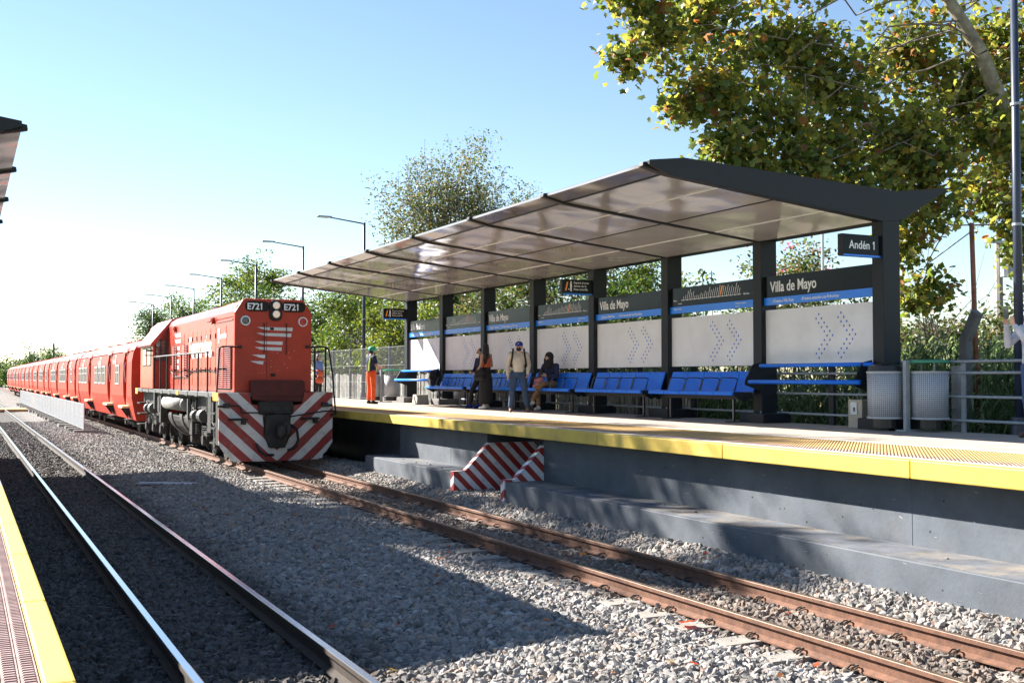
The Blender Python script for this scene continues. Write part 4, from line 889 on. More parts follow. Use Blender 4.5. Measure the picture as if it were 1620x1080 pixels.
# ---------------------------------------------------------------- coaches
def coach_section(n=8):
    p = [(1.22, .58), (1.30, .95), (1.385, 1.4), (1.40, 1.9), (1.39, 2.6), (1.33, 2.95), (1.22, 3.15), (.98, 3.33), (.6, 3.45), (.2, 3.5)]
    return [(-a, b) for a, b in p] + [(a, b) for a, b in reversed(p)]
def coach_side_x(z):
    p = [(.58, 1.22), (.95, 1.30), (1.4, 1.385), (1.9, 1.40), (2.6, 1.39), (2.95, 1.33)]
    for (z0, a), (z1, b) in zip(p, p[1:]):
        if z <= z1: return -(a+(b-a)*(z-z0)/(z1-z0))
    return -1.3
def coach(y0, label, detail):
    cx = TC2; L_ = 19.0; r = thing('passenger_coach', label, 'train coach', (cx, y0, 0), 'red passenger coaches behind the locomotive')
    sec = [(cx+a, b) for a, b in coach_section()]
    # body built from slices so that the doors are real recesses on the visible side
    doors = [1.9, 6.4, 13.6] ; dw = 1.1
    doors = [(1.25, 2.2), (5.85, 7.05), (13.3, 14.5)]
    cuts = [0.12]
    for a, b in doors: cuts += [a, b]
    cuts.append(L_-.12)
    rec = [((max(x, cx-1.29)) if b < 3.0 else x, b) for (x, b) in sec]
    body = MB()
    for k in range(len(cuts)-1):
        body.prism(sec if k % 2 == 0 else rec, cuts[k]+y0, cuts[k+1]+y0)
    bd = body.build('body', 'red_coach', r)
    for y in (y0, y0+L_-.14):
        s2 = [(cx+a*1.004, b*1.0+(.02 if b > 2 else -.02)) for a, b in coach_section()]
        MB().prism(s2, y, y+.14).build('end_frame', 'red_front', r)
    MB().box(cx-.7, cx+.7, y0-.45, y0+L_+.45, .95, 3.1).build('gangway', 'under_black', r)
    for a, b in doors:
        d = MB().box(cx-1.298, cx-1.285, y0+a+.05, y0+b-.05, 1.02, 2.95).build('door', 'red_front', r)
        MB().box(cx-1.304, cx-1.298, y0+a+.2, y0+b-.2, 1.95, 2.7).build('door_window', 'glass_dark', d)
        MB().box(cx-1.55, cx-1.2, y0+a-.08, y0+b+.08, .98, 1.06).build('step_board', 'step_cream', r)
        MB().prism([(cx-1.5, .98), (cx-1.2, .98), (cx-1.0, .45), (cx-1.1, .42)], y0+a+.05, y0+a+.11).prism([(cx-1.5, .98), (cx-1.2, .98), (cx-1.0, .45), (cx-1.1, .42)], y0+b-.11, y0+b-.05).box(cx-1.35, cx-1.05, y0+a+.05, y0+b-.05, .55, .58).build('step_bracket', 'under_black', r)
        MB().tube([(cx-1.45, y0+a-.1, 1.9), (cx-1.5, y0+a-.1, 2.4), (cx-1.45, y0+a-.1, 2.6)], .015, 5).build('grab_handle', 'alu', r)
        MB().prism([(cx-1.40, 2.95), (cx-1.36, 3.04), (cx-1.30, 3.04), (cx-1.30, 2.95)], y0+a-.05, y0+b+.05).build('door_gutter', 'red_front', r)
    wins = [(3.3, 1), (7.75, 3), (15.0, 3)] if detail == 1 else [(3.3, 1), (7.75, 3), (15.0, 3)]
    for s, n in wins:
        for k in range(n):
            a = y0+s+k*1.42; b = a+1.05
            x = cx-1.393
            f = MB()
            for (u0, u1, v0, v1) in ((a, b, 1.80, 1.86), (a, b, 2.48, 2.54), (a, a+.06, 1.86, 2.48), (b-.06, b, 1.86, 2.48), ((a+b)/2-.02, (a+b)/2+.02, 1.86, 2.48), (a+.06, b-.06, 2.24, 2.27)):
                f.box(x-.03, x-.005, u0, u1, v0, v1)
            fo = f.build('window', 'alu', r)
            MB().box(x-.016, x-.004, a+.03, b-.03, 1.83, 2.51).build('pane', 'window_glass', fo)
    MB().box(cx-1.41, cx-1.398, y0+.1, y0+1.2, 2.1, 2.12).build('body_band', 'red_front', r) if 0 else None
    for k, z in enumerate((3.0,)):
        MB().prism([(cx-1.345, 2.98), (cx-1.36, 3.0), (cx-1.345, 3.02), (cx-1.30, 3.02), (cx-1.30, 2.98)], y0+.14, y0+L_-.14).build('gutter', 'red_front', r)
    if detail:
        for yy, sz in ((2.95+1.6, .5), (9.7, .5), (16.8, .45)):
            q = MB(); x = cx-1.402
            for k, (dy, ln, dz) in enumerate(((0, .5, 0), (0, .48, -.08), (.05, .38, -.17), (.05, .36, -.25))):
                q.add([(x+.02, y0+yy+dy, 2.93+dz*.9), (x+.02-.012*0, y0+yy+dy, 2.90+dz*.9), (x+.02, y0+yy+dy+ln*.8, 2.90+dz*.9), (x+.02, y0+yy+dy+ln, 2.93+dz*.9)], [(0, 1, 2, 3)])
            for i, p in enumerate(q.v): q.v[i] = (cx+coach_side_x(p[2])-.008, p[1], p[2])
            q.build('side_logo', 'white_paint', r)
            t = text('Ferrovías', .26, (cx-1.412, y0+yy+.6, 2.58), '-X', 'white_paint', r, sx=1.0, off=.004)
    fm = MB().box(cx-1.0, cx+1.0, y0+.4, y0+L_-.4, .75, 1.0).build('underframe', 'under_black', r)
    for yb in (2.8, L_-2.8):
        bo = MB().prism([(y0+yb-1.5, .45), (y0+yb-1.5, .62), (y0+yb-.6, .72), (y0+yb+.6, .72), (y0+yb+1.5, .62), (y0+yb+1.5, .45), (y0+yb+.5, .34), (y0+yb-.5, .34)], cx-.98, cx-.88, 'X').box(cx-.88, cx+.98, y0+yb-1.4, y0+yb+1.4, .4, .7).build('bogie_frame', 'under_grey', r)
        for dy in (-1.05, 1.05):
            for s in (-1, 1): MB().cyl((cx+s*.45, y0+yb+dy, .43), (cx+s*.60, y0+yb+dy, .43), .43, n=22).build('wheel', 'under_grey', r)
            MB().cyl((cx-1.1, y0+yb+dy, .43), (cx-.9, y0+yb+dy, .43), .13, n=10).build('axle_box', 'under_grey', bo)
            MB().cyl((cx-1.0, y0+yb+dy*.35, .40), (cx-1.0, y0+yb+dy*.35, .72), .10, n=10).build('coil_spring', 'tank_grey', bo)
    MB().box(cx-1.05, cx-.6, y0+7.5, y0+10.2, .35, .8).build('battery_box', 'under_grey', r, bev=.02)
    MB().cyl((cx-.95, y0+11.4, .58), (cx-.95, y0+13.4, .58), .2, n=14).build('air_reservoir', 'under_grey', r)
    for yy in (3.5, 6.8, 10.1, 13.4, 16.7): MB().box(cx-.25, cx+.25, y0+yy, y0+yy+.6, 3.47, 3.60).build('roof_vent', 'red_front', r, bev=.03)
    return r
labs = ['red coach coupled directly behind the locomotive', 'second red coach behind the locomotive', 'third red coach back, behind the pale mesh barrier', 'fourth red coach back along the train',
        'fifth red coach back along the train', 'last red coach at the far tail of the train']
for k, lb in enumerate(labs): coach(39.85+19.35*k, lb, 1)

# ---------------------------------------------------------------- low barrier between the tracks
r = thing('track_barrier', 'long low pale mesh barrier on concrete feet between the tracks', 'barrier', (4.3, 46, -.18))
n = 26
foot_me = MB().box(-.42, .42, -.13, .13, -.01, .14).mesh('foot_block', 'concrete')
bar = MB()
for j in range(15): bar.box(-.008, .008, .05+j*.13, .105+j*.13, .22, 1.20)
bar.box(-.008, .008, 0, 1.95, .22, .25).box(-.008, .008, 0, 1.95, 1.18, 1.21).box(-.005, .005, 0, 1.95, .70, .715)
panel_me = bar.mesh('mesh_panel', 'barrier_white') if 'barrier_white' in M else None
mat('barrier_white', (.46, .48, .50), .5, .3, .06, 5); panel_me = bar.mesh('mesh_panel', 'barrier_white')
post_me = MB().cyl((0, 0, .05), (0, 0, 1.24), .025, n=8).mesh('post', 'barrier_white')
for k in range(n):
    y = 2.0*k
    inst(panel_me, 'mesh_panel', r, (0, y+.025, 0)); inst(post_me, 'post', r, (0, y, 0)); inst(foot_me, 'foot_block', r, (random.uniform(-.1, .1), y+random.uniform(-.05, .05), .06), (0, 0, random.uniform(-.1, .1)))
inst(post_me, 'post', r, (0, 2.0*n, 0))
r = thing('plank_crossing', 'orange timber crossing deck over the left track far away', 'crossing', (2.4, 80, -.1))
for k in range(8): MB().box(.6, 3.9, 78+.5*k, 78.46+.5*k, -.16, .01).build('plank', 'plank_orange', r)
o = MB().prism([(-.19, -.01), (.17, -.015), (.20, .012), (-.16, .018)], -.03, .03).build('board', 'shirt_white'); o.location = (3.75, 23.4, -.10); o.scale = (3.3, 2.5, 1); o.rotation_euler = (0, 0, R(-28))
tag(o, 'thin pale offcut board lying on the shaded ballast between the tracks', 'board')
# ---------------------------------------------------------------- trees and plants
def mesh_np(name, V, F, m, col=None, fsize=None):
    me = bpy.data.meshes.new(name); nv = len(V); nf = len(F); k = F.shape[1]
    me.vertices.add(nv); me.vertices.foreach_set('co', V.astype(np.float32).ravel())
    me.loops.add(nf*k); me.loops.foreach_set('vertex_index', F.astype(np.int32).ravel())
    me.polygons.add(nf); me.polygons.foreach_set('loop_start', np.arange(0, nf*k, k, dtype=np.int32)); me.polygons.foreach_set('loop_total', np.full(nf, k, dtype=np.int32))
    me.materials.append(M[m]); me.update(calc_edges=True)
    if col is not None:
        a = me.color_attributes.new('leafcol', 'FLOAT_COLOR', 'POINT'); c = np.ones((nv, 4), np.float32); c[:, :3] = col; a.data.foreach_set('color', c.ravel())
    return me
PLANE = [(0, -.36), (.12, -.30), (.36, -.36), (.33, -.10), (.52, .10), (.27, .20), (.0, .55), (-.24, .22), (-.50, .14), (-.35, -.08), (-.38, -.32), (-.13, -.30)]
OVAL = [(0, -.5), (.27, -.05), (0, .5), (-.27, -.05)]
def leaves(name, C_, size, pal, parent, shape='oval', up=.4, m='leaf', off=None, jit=.35, kind='stuff', hang=0.):
    n = len(C_); outl = np.array(PLANE if shape == 'plane' else OVAL); k = len(outl)
    nrm = RNG.normal(size=(n, 3)); nrm[:, 2] = np.abs(nrm[:, 2])+up; nrm /= np.linalg.norm(nrm, axis=1)[:, None]
    t = RNG.normal(size=(n, 3)); t[:, 2] -= hang; t -= (t*nrm).sum(1)[:, None]*nrm; t /= np.linalg.norm(t, axis=1)[:, None]; b = np.cross(nrm, t)
    s = size*(1+RNG.uniform(-jit, jit, n))
    bend = RNG.uniform(.05, .28, n)
    V = np.zeros((n, k+1, 3)); V[:, k] = C_+nrm*(s*.06)[:, None]
    for i, (u, v) in enumerate(outl):
        V[:, i] = C_ + b*(u*s)[:, None] + t*(v*s)[:, None] - nrm*(s*bend*(u*u+v*v)*1.2)[:, None]
    base = np.arange(n)[:, None]*(k+1)
    if shape == 'plane': tri = np.array([[k, i, (i+1) % k] for i in range(k)])
    else: tri = np.array([[k, 0, 1], [k, 1, 2], [k, 2, 3], [k, 3, 0]]) if size > .2 else np.array([[0, 1, 2], [0, 2, 3]])
    F = (base[:, None, :]+tri[None]).reshape(-1, 3)
    pal = np.array([p[:3] for p in pal]); wts = np.array([p[3] for p in PALW[name]]) if 0 else None
    ci = RNG.integers(0, len(pal), n); c = pal[ci]*(1+RNG.uniform(-.22, .22, (n, 1)))
    cc = np.repeat(c[:, None, :], k+1, axis=1).reshape(-1, 3)
    o_ = worldloc(parent) if parent is not None else Vector((0, 0, 0))
    me = mesh_np(name, V.reshape(-1, 3)-np.array(o_), F, m, np.clip(cc, 0, 1))
    o = bpy.data.objects.new(name, me); COL.objects.link(o)
    if parent is not None: o.parent = parent
    if kind: o['kind'] = kind
    return o
G_DARK = [(.022, .045, .012), (.03, .06, .015), (.018, .036, .011), (.038, .07, .018)]
G_MID = [(.045, .085, .02), (.06, .10, .024), (.033, .068, .017), (.08, .11, .028)]
G_YEL = [(.09, .13, .024), (.12, .145, .03), (.07, .115, .022), (.14, .15, .035), (.06, .10, .022)]
G_AUT = [(.10, .105, .04), (.13, .12, .05), (.07, .09, .032), (.15, .115, .05), (.08, .08, .042)]
def wobble(a, b, n, amp):
    a = np.array(a, float); b = np.array(b, float); P = [a+(b-a)*i/n for i in range(n+1)]
    for i in range(1, n): P[i] = P[i]+RNG.normal(size=3)*amp
    return P
def limb(mb, P, r0, r1, n=6):
    k = len(P)-1
    for i in range(k):
        mb.cyl(P[i], P[i+1], r0+(r1-r0)*i/k, r0+(r1-r0)*(i+1)/k, n, caps=False)
def tree(name, label, base, centre, rad, nleaf, lsize, pal, nclump=60, spread=.45, bark='bark', trunk_r=.2, shape='oval', group=None, cat='tree', limbs=14, hollow=.45, up=.4, shell=1.0):
    r = thing(name, label, cat, tuple(base), group)
    c = np.array(centre, float); rd = np.array(rad, float)
    d = RNG.normal(size=(nclump, 3)); d /= np.linalg.norm(d, axis=1)[:, None]
    rr = (hollow+(1-hollow)*RNG.random(nclump)**.6)*(1+RNG.normal(size=nclump)*.13)
    cl = c+d*rr[:, None]*rd
    cl = cl[cl[:, 2] > base[2]+.15]
    tb = MB(); fork = np.array([base[0]*.5+c[0]*.5, base[1]*.5+c[1]*.5, base[2]+(c[2]-rd[2]-base[2])*.8+.25*rd[2]]); fork[2] = max(fork[2], base[2]+.3)
    limb(tb, wobble(base, fork, 4, trunk_r*.35), trunk_r, trunk_r*.7, 9)
    tb.build('trunk', bark, r, smooth=True)
    lb = MB()
    for p in cl[:limbs]: limb(lb, wobble(fork, p, 4, .12*np.linalg.norm(rd)*.35), trunk_r*.42, trunk_r*.06, 5)
    for p in cl[limbs:]:
        q = cl[RNG.integers(0, min(limbs, len(cl)))]; limb(lb, wobble(fork*.4+q*.6, p, 3, .06), trunk_r*.12, trunk_r*.03, 4)
    lb.build('limbs', bark, r)
    per = max(1, nleaf//len(cl)); w_ = RNG.uniform(.4, 1.7, len(cl)); P = []
    for i, p in enumerate(cl):
        m_ = int(per*w_[i]); g = np.clip(RNG.normal(size=(m_, 3)), -1.7, 1.7)*spread*np.array([1, 1, .75])*RNG.uniform(.6, 1.3); P.append(p+g)
    P = np.concatenate(P); P = P[P[:, 2] > base[2]+.05]
    leaves('crown', P, lsize, pal, r, shape, up=up)
    return r
# the plane tree that overhangs the shelter
def W(px, py, f):      # authoring shorthand: a point f metres in front of the camera
    return np.array([(px+60)*f/1946.5, (f-.4473*(px+60)*f/1946.5)/.8944, 2.06+(597-py)*f/1740])
pt = thing('plane_tree', 'large plane tree with turning leaves overhanging the shelter at top right', 'tree', (21.2, 15.2, -.3))
trunk_top = np.array([20.6, 15.5, 6.5])
tb = MB(); limb(tb, wobble((21.4, 15.0, -.3), trunk_top, 5, .08), .42, .30, 12); tb.build('trunk', 'bark_pale', pt, smooth=True)
lb = MB()
main = [W(1600, 190, 22.3), W(1560, 80, 22), W(1510, -5, 22), W(1450, -120, 22), W(1400, -260, 21.5)]
mainp = [trunk_top]+main
limb(lb, mainp, .20, .06, 8)
limb(lb, wobble(trunk_top, W(1780, -300, 24), 4, .2), .24, .08, 8); limb(lb, wobble(trunk_top, W(1700, -100, 20), 4, .2), .2, .06, 8)
lb.build('main_limbs', 'bark_pale', pt, smooth=True)
# screen-side outline of the crown given as (px, py, radius m, depth) lobes
lobes = [(1010, -30, .9, 21), (1040, 40, .9, 21), (1000, 80, .5, 20.6), (1120, 20, 1.1, 22), (1150, 110, 1.1, 21), (1230, 60, 1.3, 22), (1230, 190, 1.1, 21), (1150, 215, .65, 20.6), (1175, 255, .6, 20.8),
         (1330, 120, 1.4, 22), (1320, 240, 1.1, 21.5), (1420, 210, 1.4, 22), (1440, 60, 1.4, 23), (1530, 150, 1.4, 23), (1540, 290, .9, 23), (1460, 320, .9, 21.5), (1600, 250, 1.1, 23.5), (1590, 60, 1.3, 24), (1440, 390, .6, 21.6),
         (1385, 300, .8, 21), (1250, -60, 1.4, 22), (1400, -90, 1.6, 22), (1560, -90, 1.6, 23), (1130, -90, 1.2, 21.5), (1680, 100, 1.6, 23), (1690, 280, 1.4, 23), (1625, 400, .6, 22.5), (1475, 450, .38, 21.3), (1445, 470, .3, 21.2),
         (1350, -250, 1.8, 22), (1550, -260, 1.8, 22.5), (1700, -120, 1.8, 23), (1280, 265, .75, 20.6), (1210, 290, .5, 20.6), (1090, 150, .55, 20.8), (1600, 330, .8, 22.4), (1575, 200, 1.0, 21.8), (1480, 240, 1.0, 21.6)]
twb = MB(); P = []; tips = []; VD = np.array([.447, .894, 0])
for (px, py, rad_, dep) in lobes:
    c = W(px, py, dep); nn = int((15 if py > 285 else (28 if py > -40 else 11))*rad_**2)+8
    i_ = min(range(len(mainp)), key=lambda i: np.linalg.norm(mainp[i]-c)); j_ = max(0, i_-1); u_ = RNG.random(); anchor = mainp[i_]*u_+mainp[j_]*(1-u_)
    limb(twb, wobble(anchor, c, 7, .22), .02, .009, 5)
    for j in range(nn):
        d = RNG.normal(size=3); d /= np.linalg.norm(d); e = c+(d-VD*(d@VD)*.4)*rad_*(RNG.random()**.45); e[2] -= .15*rad_
        limb(twb, wobble(c*.75+e*.25 if j % 2 else c, e, 3, .05), .012, .005, 3)
        k_ = RNG.integers(14, 30); sd = e+ (c-e)*RNG.random((k_, 1))*.45; P.append(sd+RNG.normal(size=(k_, 3))*.17); tips.append(e+RNG.normal(size=3)*.1)
stuff(twb.build('twigs', 'bark', pt))
P = np.concatenate(P)
PAL_PLANE = [(.055, .085, .024)]*6+[(.10, .14, .035)]*8+[(.17, .19, .05)]*9+[(.24, .24, .06)]*7+[(.34, .27, .07)]*2+[(.28, .14, .06)]*1+[(.18, .11, .06)]*1
leaves('crown', P, .155, [tuple(1.25*v for v in c) for c in PAL_PLANE], pt, 'plane', up=.25, hang=.8)
# the leaves at the crown's lower and left fringe, one by one
fr = [t for t in tips if t[0] < 17.6]; fr.sort(key=lambda t: t[2]*1.0+t[0]*.4); fr = fr[:240]
lm_ = []
for q in range(6):
    vs = [(u, v, -(.16+.04*q)*(u*u+v*v)) for u, v in PLANE]+[(0, 0, .03)]
    me = mesh_np('leaf', np.array(vs), np.array([[12, i, (i+1) % 12] for i in range(12)]), 'leaf', np.repeat([PAL_PLANE[(q*3+2) % len(PAL_PLANE)]], 13, axis=0)); lm_.append(me)
for i, t in enumerate(fr):
    s_ = random.uniform(.13, .20); inst(lm_[i % 6], 'leaf', pt, Vector(t)-Vector(pt.location), (random.uniform(-1.2, 1.2), random.uniform(-1.2, 1.2), random.uniform(0, 6.28)), (s_, s_, s_))

tree('sparse_tree', 'tall sparse tree with thin brownish foliage rising above the middle of the shelter', (20.2, 46.5, -.3), (20.1, 46.3, 8.6), (3.7, 2.8, 3.9), 24000, .135, G_AUT+G_MID[:2], nclump=260, spread=.42, trunk_r=.2, limbs=46, hollow=.25)
def upright_twigs():
    r = bpy.data.objects[[o.name for o in bpy.data.objects if o.name.startswith('sparse_tree')][0]]
    mb = MB(); P = []
    for i in range(60):
        a = np.array([20.1+RNG.uniform(-2.2, 2.4), 46.3+RNG.uniform(-1.6, 1.6), RNG.uniform(7.5, 9.5)]); h = max(.6, 3.9-abs(a[0]-19.4)*.9+RNG.normal()*.5)
        b = a+np.array([(a[0]-20)*.35, 0, h]); q = wobble(a, b, 4, .08); limb(mb, q, .02, .006, 3)
        for j in range(80): u = RNG.random(); P.append(a+(b-a)*u+RNG.normal(size=3)*.13)
    stuff(mb.build('twigs', 'bark', r)); leaves('crown', np.array(P), .115, G_AUT+G_MID, r)
upright_twigs()
TG = 'trees and bushes beyond the right platform'
BK = [('leafy_tree', 'bright lime green bush behind the mesh fence, right of the worker', (15.4, 40.5, -.2), (15.4, 40.5, 3.3), (1.6, 1.8, 2.0), 13500, 0.118, G_YEL, 70, .28),
      ('leafy_tree', 'dark green tree directly behind the locomotive nose and mesh fence', (18.2, 56, -.2), (18.2, 56, 4.6), (2.6, 3, 3.2), 13500, 0.177, G_DARK+G_MID, 80, .42),
      ('leafy_tree', 'green bush between the locomotive and the worker, above the pickets', (16.0, 47.5, -.2), (16.0, 47.5, 3.6), (2.2, 2.5, 2.6), 13500, 0.142, G_MID+G_YEL[:2], 80, .36),
      ('leafy_tree', 'dark tree behind the far end bays of the shelter', (17.8, 42, -.2), (17.8, 42, 4.0), (2.2, 2.4, 2.7), 13500, 0.142, G_DARK+G_MID, 80, .36),
      ('leafy_tree', 'grey green tree seen through the bays behind the two women', (17.6, 36.6, -.2), (17.6, 36.6, 3.9), (2.2, 2.4, 2.6), 16500, 0.130, G_MID+G_AUT, 90, .34),
      ('leafy_tree', 'dense tree filling the bays behind the capped man', (17.6, 31.2, -.2), (17.6, 31.2, 3.7), (2.1, 2.4, 2.6), 18000, 0.118, G_MID+G_AUT+G_DARK, 90, .32),
      ('leafy_tree', 'low tree behind the bay beside the warning sign', (17.4, 27.0, -.2), (17.4, 27.0, 2.9), (1.8, 2.2, 1.9), 13500, 0.118, G_MID+G_DARK, 70, .3),
      ('leafy_tree', 'pale green conical tree showing above the third bay name sign', (25.0, 38.5, -.2), (24.9, 38.0, 4.6), (2.0, 1.8, 2.7), 13500, 0.153, G_YEL+G_MID, 90, .34),
      ('leafy_tree', 'yellow green tree above the locomotive cab, beyond the lamp posts', (20.5, 84.8, -.2), (20.5, 84.8, 7.4), (3.5, 3.5, 3.6), 13500, 0.236, G_YEL+G_MID, 90, .6),
      ('leafy_tree', 'grey green tree left of the yellow green one, further along the line', (17.0, 100, -.2), (17.4, 96, 6.4), (2.3, 3, 2.6), 5000, .22, G_MID, 60, .5),
      ('leafy_tree', 'round dark tree above the first coach roof', (17.4, 118.5, -.2), (17.4, 118.5, 7.0), (2.0, 2.2, 2.3), 5000, .24, G_DARK, 60, .5),
      ('leafy_tree', 'mid green tree behind the hidden rear half of the locomotive', (17.5, 72, -.2), (17.5, 72, 4.6), (2.5, 3.5, 3.1), 9000, 0.212, G_MID+G_DARK, 70, .5)]
for nm, lb, base, c, rd, nl, ls, pal, nc, sp in BK: tree(nm, lb, base, c, rd, nl, ls, pal, nclump=nc, spread=sp, trunk_r=.14, limbs=10, group=TG, hollow=.5)
ft = tree('flowering_tree', 'tree with pink blossoms behind the nearest name sign', (21.2, 24.2, -.2), (20.9, 23.6, 4.2), (1.7, 1.6, 1.5), 7000, .12, G_MID+G_AUT, nclump=60, spread=.26, trunk_r=.12)
P = np.concatenate([np.array([20.9, 23.6, 4.4])+RNG.normal(size=3)*np.array([1.2, 1.2, .9])+RNG.normal(size=(22, 3))*.10 for k in range(13)]); leaves('blossom', P, .09, [(.6, .14, .18), (.7, .25, .28), (.5, .1, .14)], ft)
tree('leafy_tree', 'small round tree top left of the flowering tree', (22.0, 28, -.2), (21.6, 27.0, 3.9), (1.0, 1.0, 1.0), 2200, .11, G_MID+G_YEL[:2], nclump=24, spread=.22, trunk_r=.07, group=TG)
# thin shoots standing above the second sign
for k, (px, py) in enumerate(((1077, 430), (1102, 440), (1113, 425), (1127, 428))):
    a = W(px+2, 520, 27); b = W(px, py, 27); mb = MB(); r = thing('sapling', ('first', 'second', 'third', 'fourth')[k]+' thin leafy shoot above the line diagram sign, counted from the left', 'sapling', (a[0], a[1], -.2), 'thin shoots above the line diagram sign')
    mb.tube([(a[0], a[1], -.2), tuple(a), tuple(b)], .012, 4); mb.build('stem', 'bark', r)
    q = [a+(b-a)*RNG.uniform(.45, 1)+RNG.normal(size=3)*np.array([.09, .09, .05]) for j in range(60)]; leaves('crown', np.array(q), .12, G_MID+G_YEL, r, hang=1.)
# reeds: arching blades
def reeds(x0, x1, y0, y1, n, h, label, pal, zb=-.25, wid=.028):
    Vs = []; Fs = []; Cs = []
    for i in range(n):
        bx, by = RNG.uniform(x0, x1), RNG.uniform(y0, y1); H = h*RNG.uniform(.7, 1.1); lean = RNG.normal(size=2)*.09
        col0 = np.array(pal[RNG.integers(0, len(pal))])
        nb = int(H*8)
        st = len(Vs); top = np.array([bx+lean[0]*H, by+lean[1]*H, zb+H])
        for (p, w_) in (((bx, by, zb), .009), (tuple(top), .004)):
            Vs += [(p[0]-w_, p[1], p[2]), (p[0]+w_, p[1], p[2]), (p[0]+w_, p[1]+w_, p[2]), (p[0], p[1]-w_, p[2])]; Cs += [col0*1.1]*4
        Fs += [(st, st+1, st+5, st+4), (st+1, st+2, st+6, st+5), (st+3, st, st+4, st+7)]
        for j in range(nb):
            u = (j+RNG.random())/nb; p = np.array([bx, by, zb])+(top-np.array([bx, by, zb]))*u
            a = RNG.uniform(0, 6.28); L_ = RNG.uniform(.28, .55); d = np.array([math.cos(a), math.sin(a), 0]); s = np.array([-d[1], d[0], 0])*wid*RNG.uniform(.5, 1)
            k = len(Vs); up_ = RNG.uniform(.4, .9)
            for t, ww in ((0, .5), (.4, 1), (.75, .7), (1, .03)):
                q = p+d*L_*t*.8+np.array([0, 0, 1])*L_*(up_*t-1.25*t*t*.9); Vs += [tuple(q-s*ww), tuple(q+s*ww)]; Cs += [col0*(.8+.4*RNG.random())]*2
            Fs += [(k, k+1, k+3, k+2), (k+2, k+3, k+5, k+4), (k+4, k+5, k+7, k+6)]
    me = mesh_np('reeds', np.array(Vs), np.array(Fs), 'leaf', np.clip(np.array(Cs), 0, 1)); o = bpy.data.objects.new('reeds', me); COL.objects.link(o); tag(o, label, kind='stuff'); return o
RP = [(.13, .20, .08), (.18, .25, .11), (.09, .15, .06), (.23, .29, .15), (.28, .31, .19), (.06, .10, .04)]
reeds(15.2, 18.5, 7.5, 16.5, 1500, 2.85, 'tall arching cane reeds behind the railing on the right', RP)
reeds(14.1, 15.6, 7.5, 19.5, 500, 2.0, 'lower reeds and weeds directly behind the railing', RP)
reeds(14.5, 17.5, 16.5, 24, 700, 2.7, 'tall reeds behind the nearer shelter bays', RP)
for k, (px, py, f, rd) in enumerate(((1480, 560, 34, 3.2), (1590, 560, 32, 3.4), (1400, 560, 36, 2.4))):
    c = W(px, py, f); tree('leafy_bush', ('grey green scrub beyond the reeds, between the nearest pillar and the concrete post', 'scrub beyond the reeds beside the person with the phone', 'scrub mostly hidden behind the nearest pillar')[k], (c[0], c[1], -.2), c-np.array([0, 0, .3]), (rd*.8, rd*.8, rd*.45), 6000, .16, G_MID+G_AUT, nclump=50, spread=.4, trunk_r=.08, cat='bush', group='scrub beyond the reeds')
# bare branched shrub against the sky
c = W(1480, 470, 30); r = thing('bare_shrub', 'bare twiggy branches against the sky right of the nearest pillar', 'shrub', (c[0], c[1], -.2)); mb = MB()
for k in range(26):
    e = c+RNG.normal(size=3)*np.array([1.0, .8, .7]); q = wobble((c[0], c[1], 2.6), e, 4, .1); limb(mb, [np.array([c[0], c[1], -.2])]+q, .02, .005, 3)
    for j in range(4): limb(mb, wobble(q[2+j % 3], q[2+j % 3]+RNG.normal(size=3)*.5, 2, .04), .008, .003, 3)
mb.build('branches', 'bark', r)
# far tree line at the end of the tracks: a row of trees, each its own
for k, (px, pt_, f, w_, pal) in enumerate(((4, 566, 250, 9, G_MID), (22, 572, 230, 7, G_MID), (42, 566, 240, 8, G_DARK), (62, 550, 235, 8, G_DARK), (-25, 570, 260, 10, G_MID), (84, 556, 260, 7, G_MID), (78, 570, 200, 5, G_DARK), (110, 568, 300, 8, G_DARK), (148, 566, 320, 8, G_DARK))):
    top = W(px, pt_, f); h = top[2]; c = np.array([top[0], top[1], h*.55])
    tree('far_tree', 'distant tree at the end of the line, number %s from the left of the horizon' % ('two', 'three', 'four', 'five', 'one', 'seven', 'six', 'eight', 'nine')[k], (c[0], c[1], -.3), c, (w_*.5, w_*.5, h*.48), 2600, .5, pal, nclump=40, spread=w_*.11, trunk_r=.3, limbs=6, group='distant trees at the end of the line')
r = thing('signal_mast', 'thin dark mast standing before the distant trees on the left', 'mast', (7.6, 140, -.3)); c = W(85, 600, 150)
MB().cyl((c[0], c[1], -.3), (c[0], c[1], 6.7), .12, n=8).build('pole', 'pole_blue', r)
# trees on the photographer's side, out of the frame to the left; their shade reaches the tracks
tree('leafy_tree', 'tall tree beyond the left platform, out of frame, shading the tracks', (-6.2, 31, -.3), (-3.9, 30.8, 13.2), (3.7, 4.8, 3.6), 16000, .24, G_MID, nclump=46, spread=.5, trunk_r=.28, limbs=16)
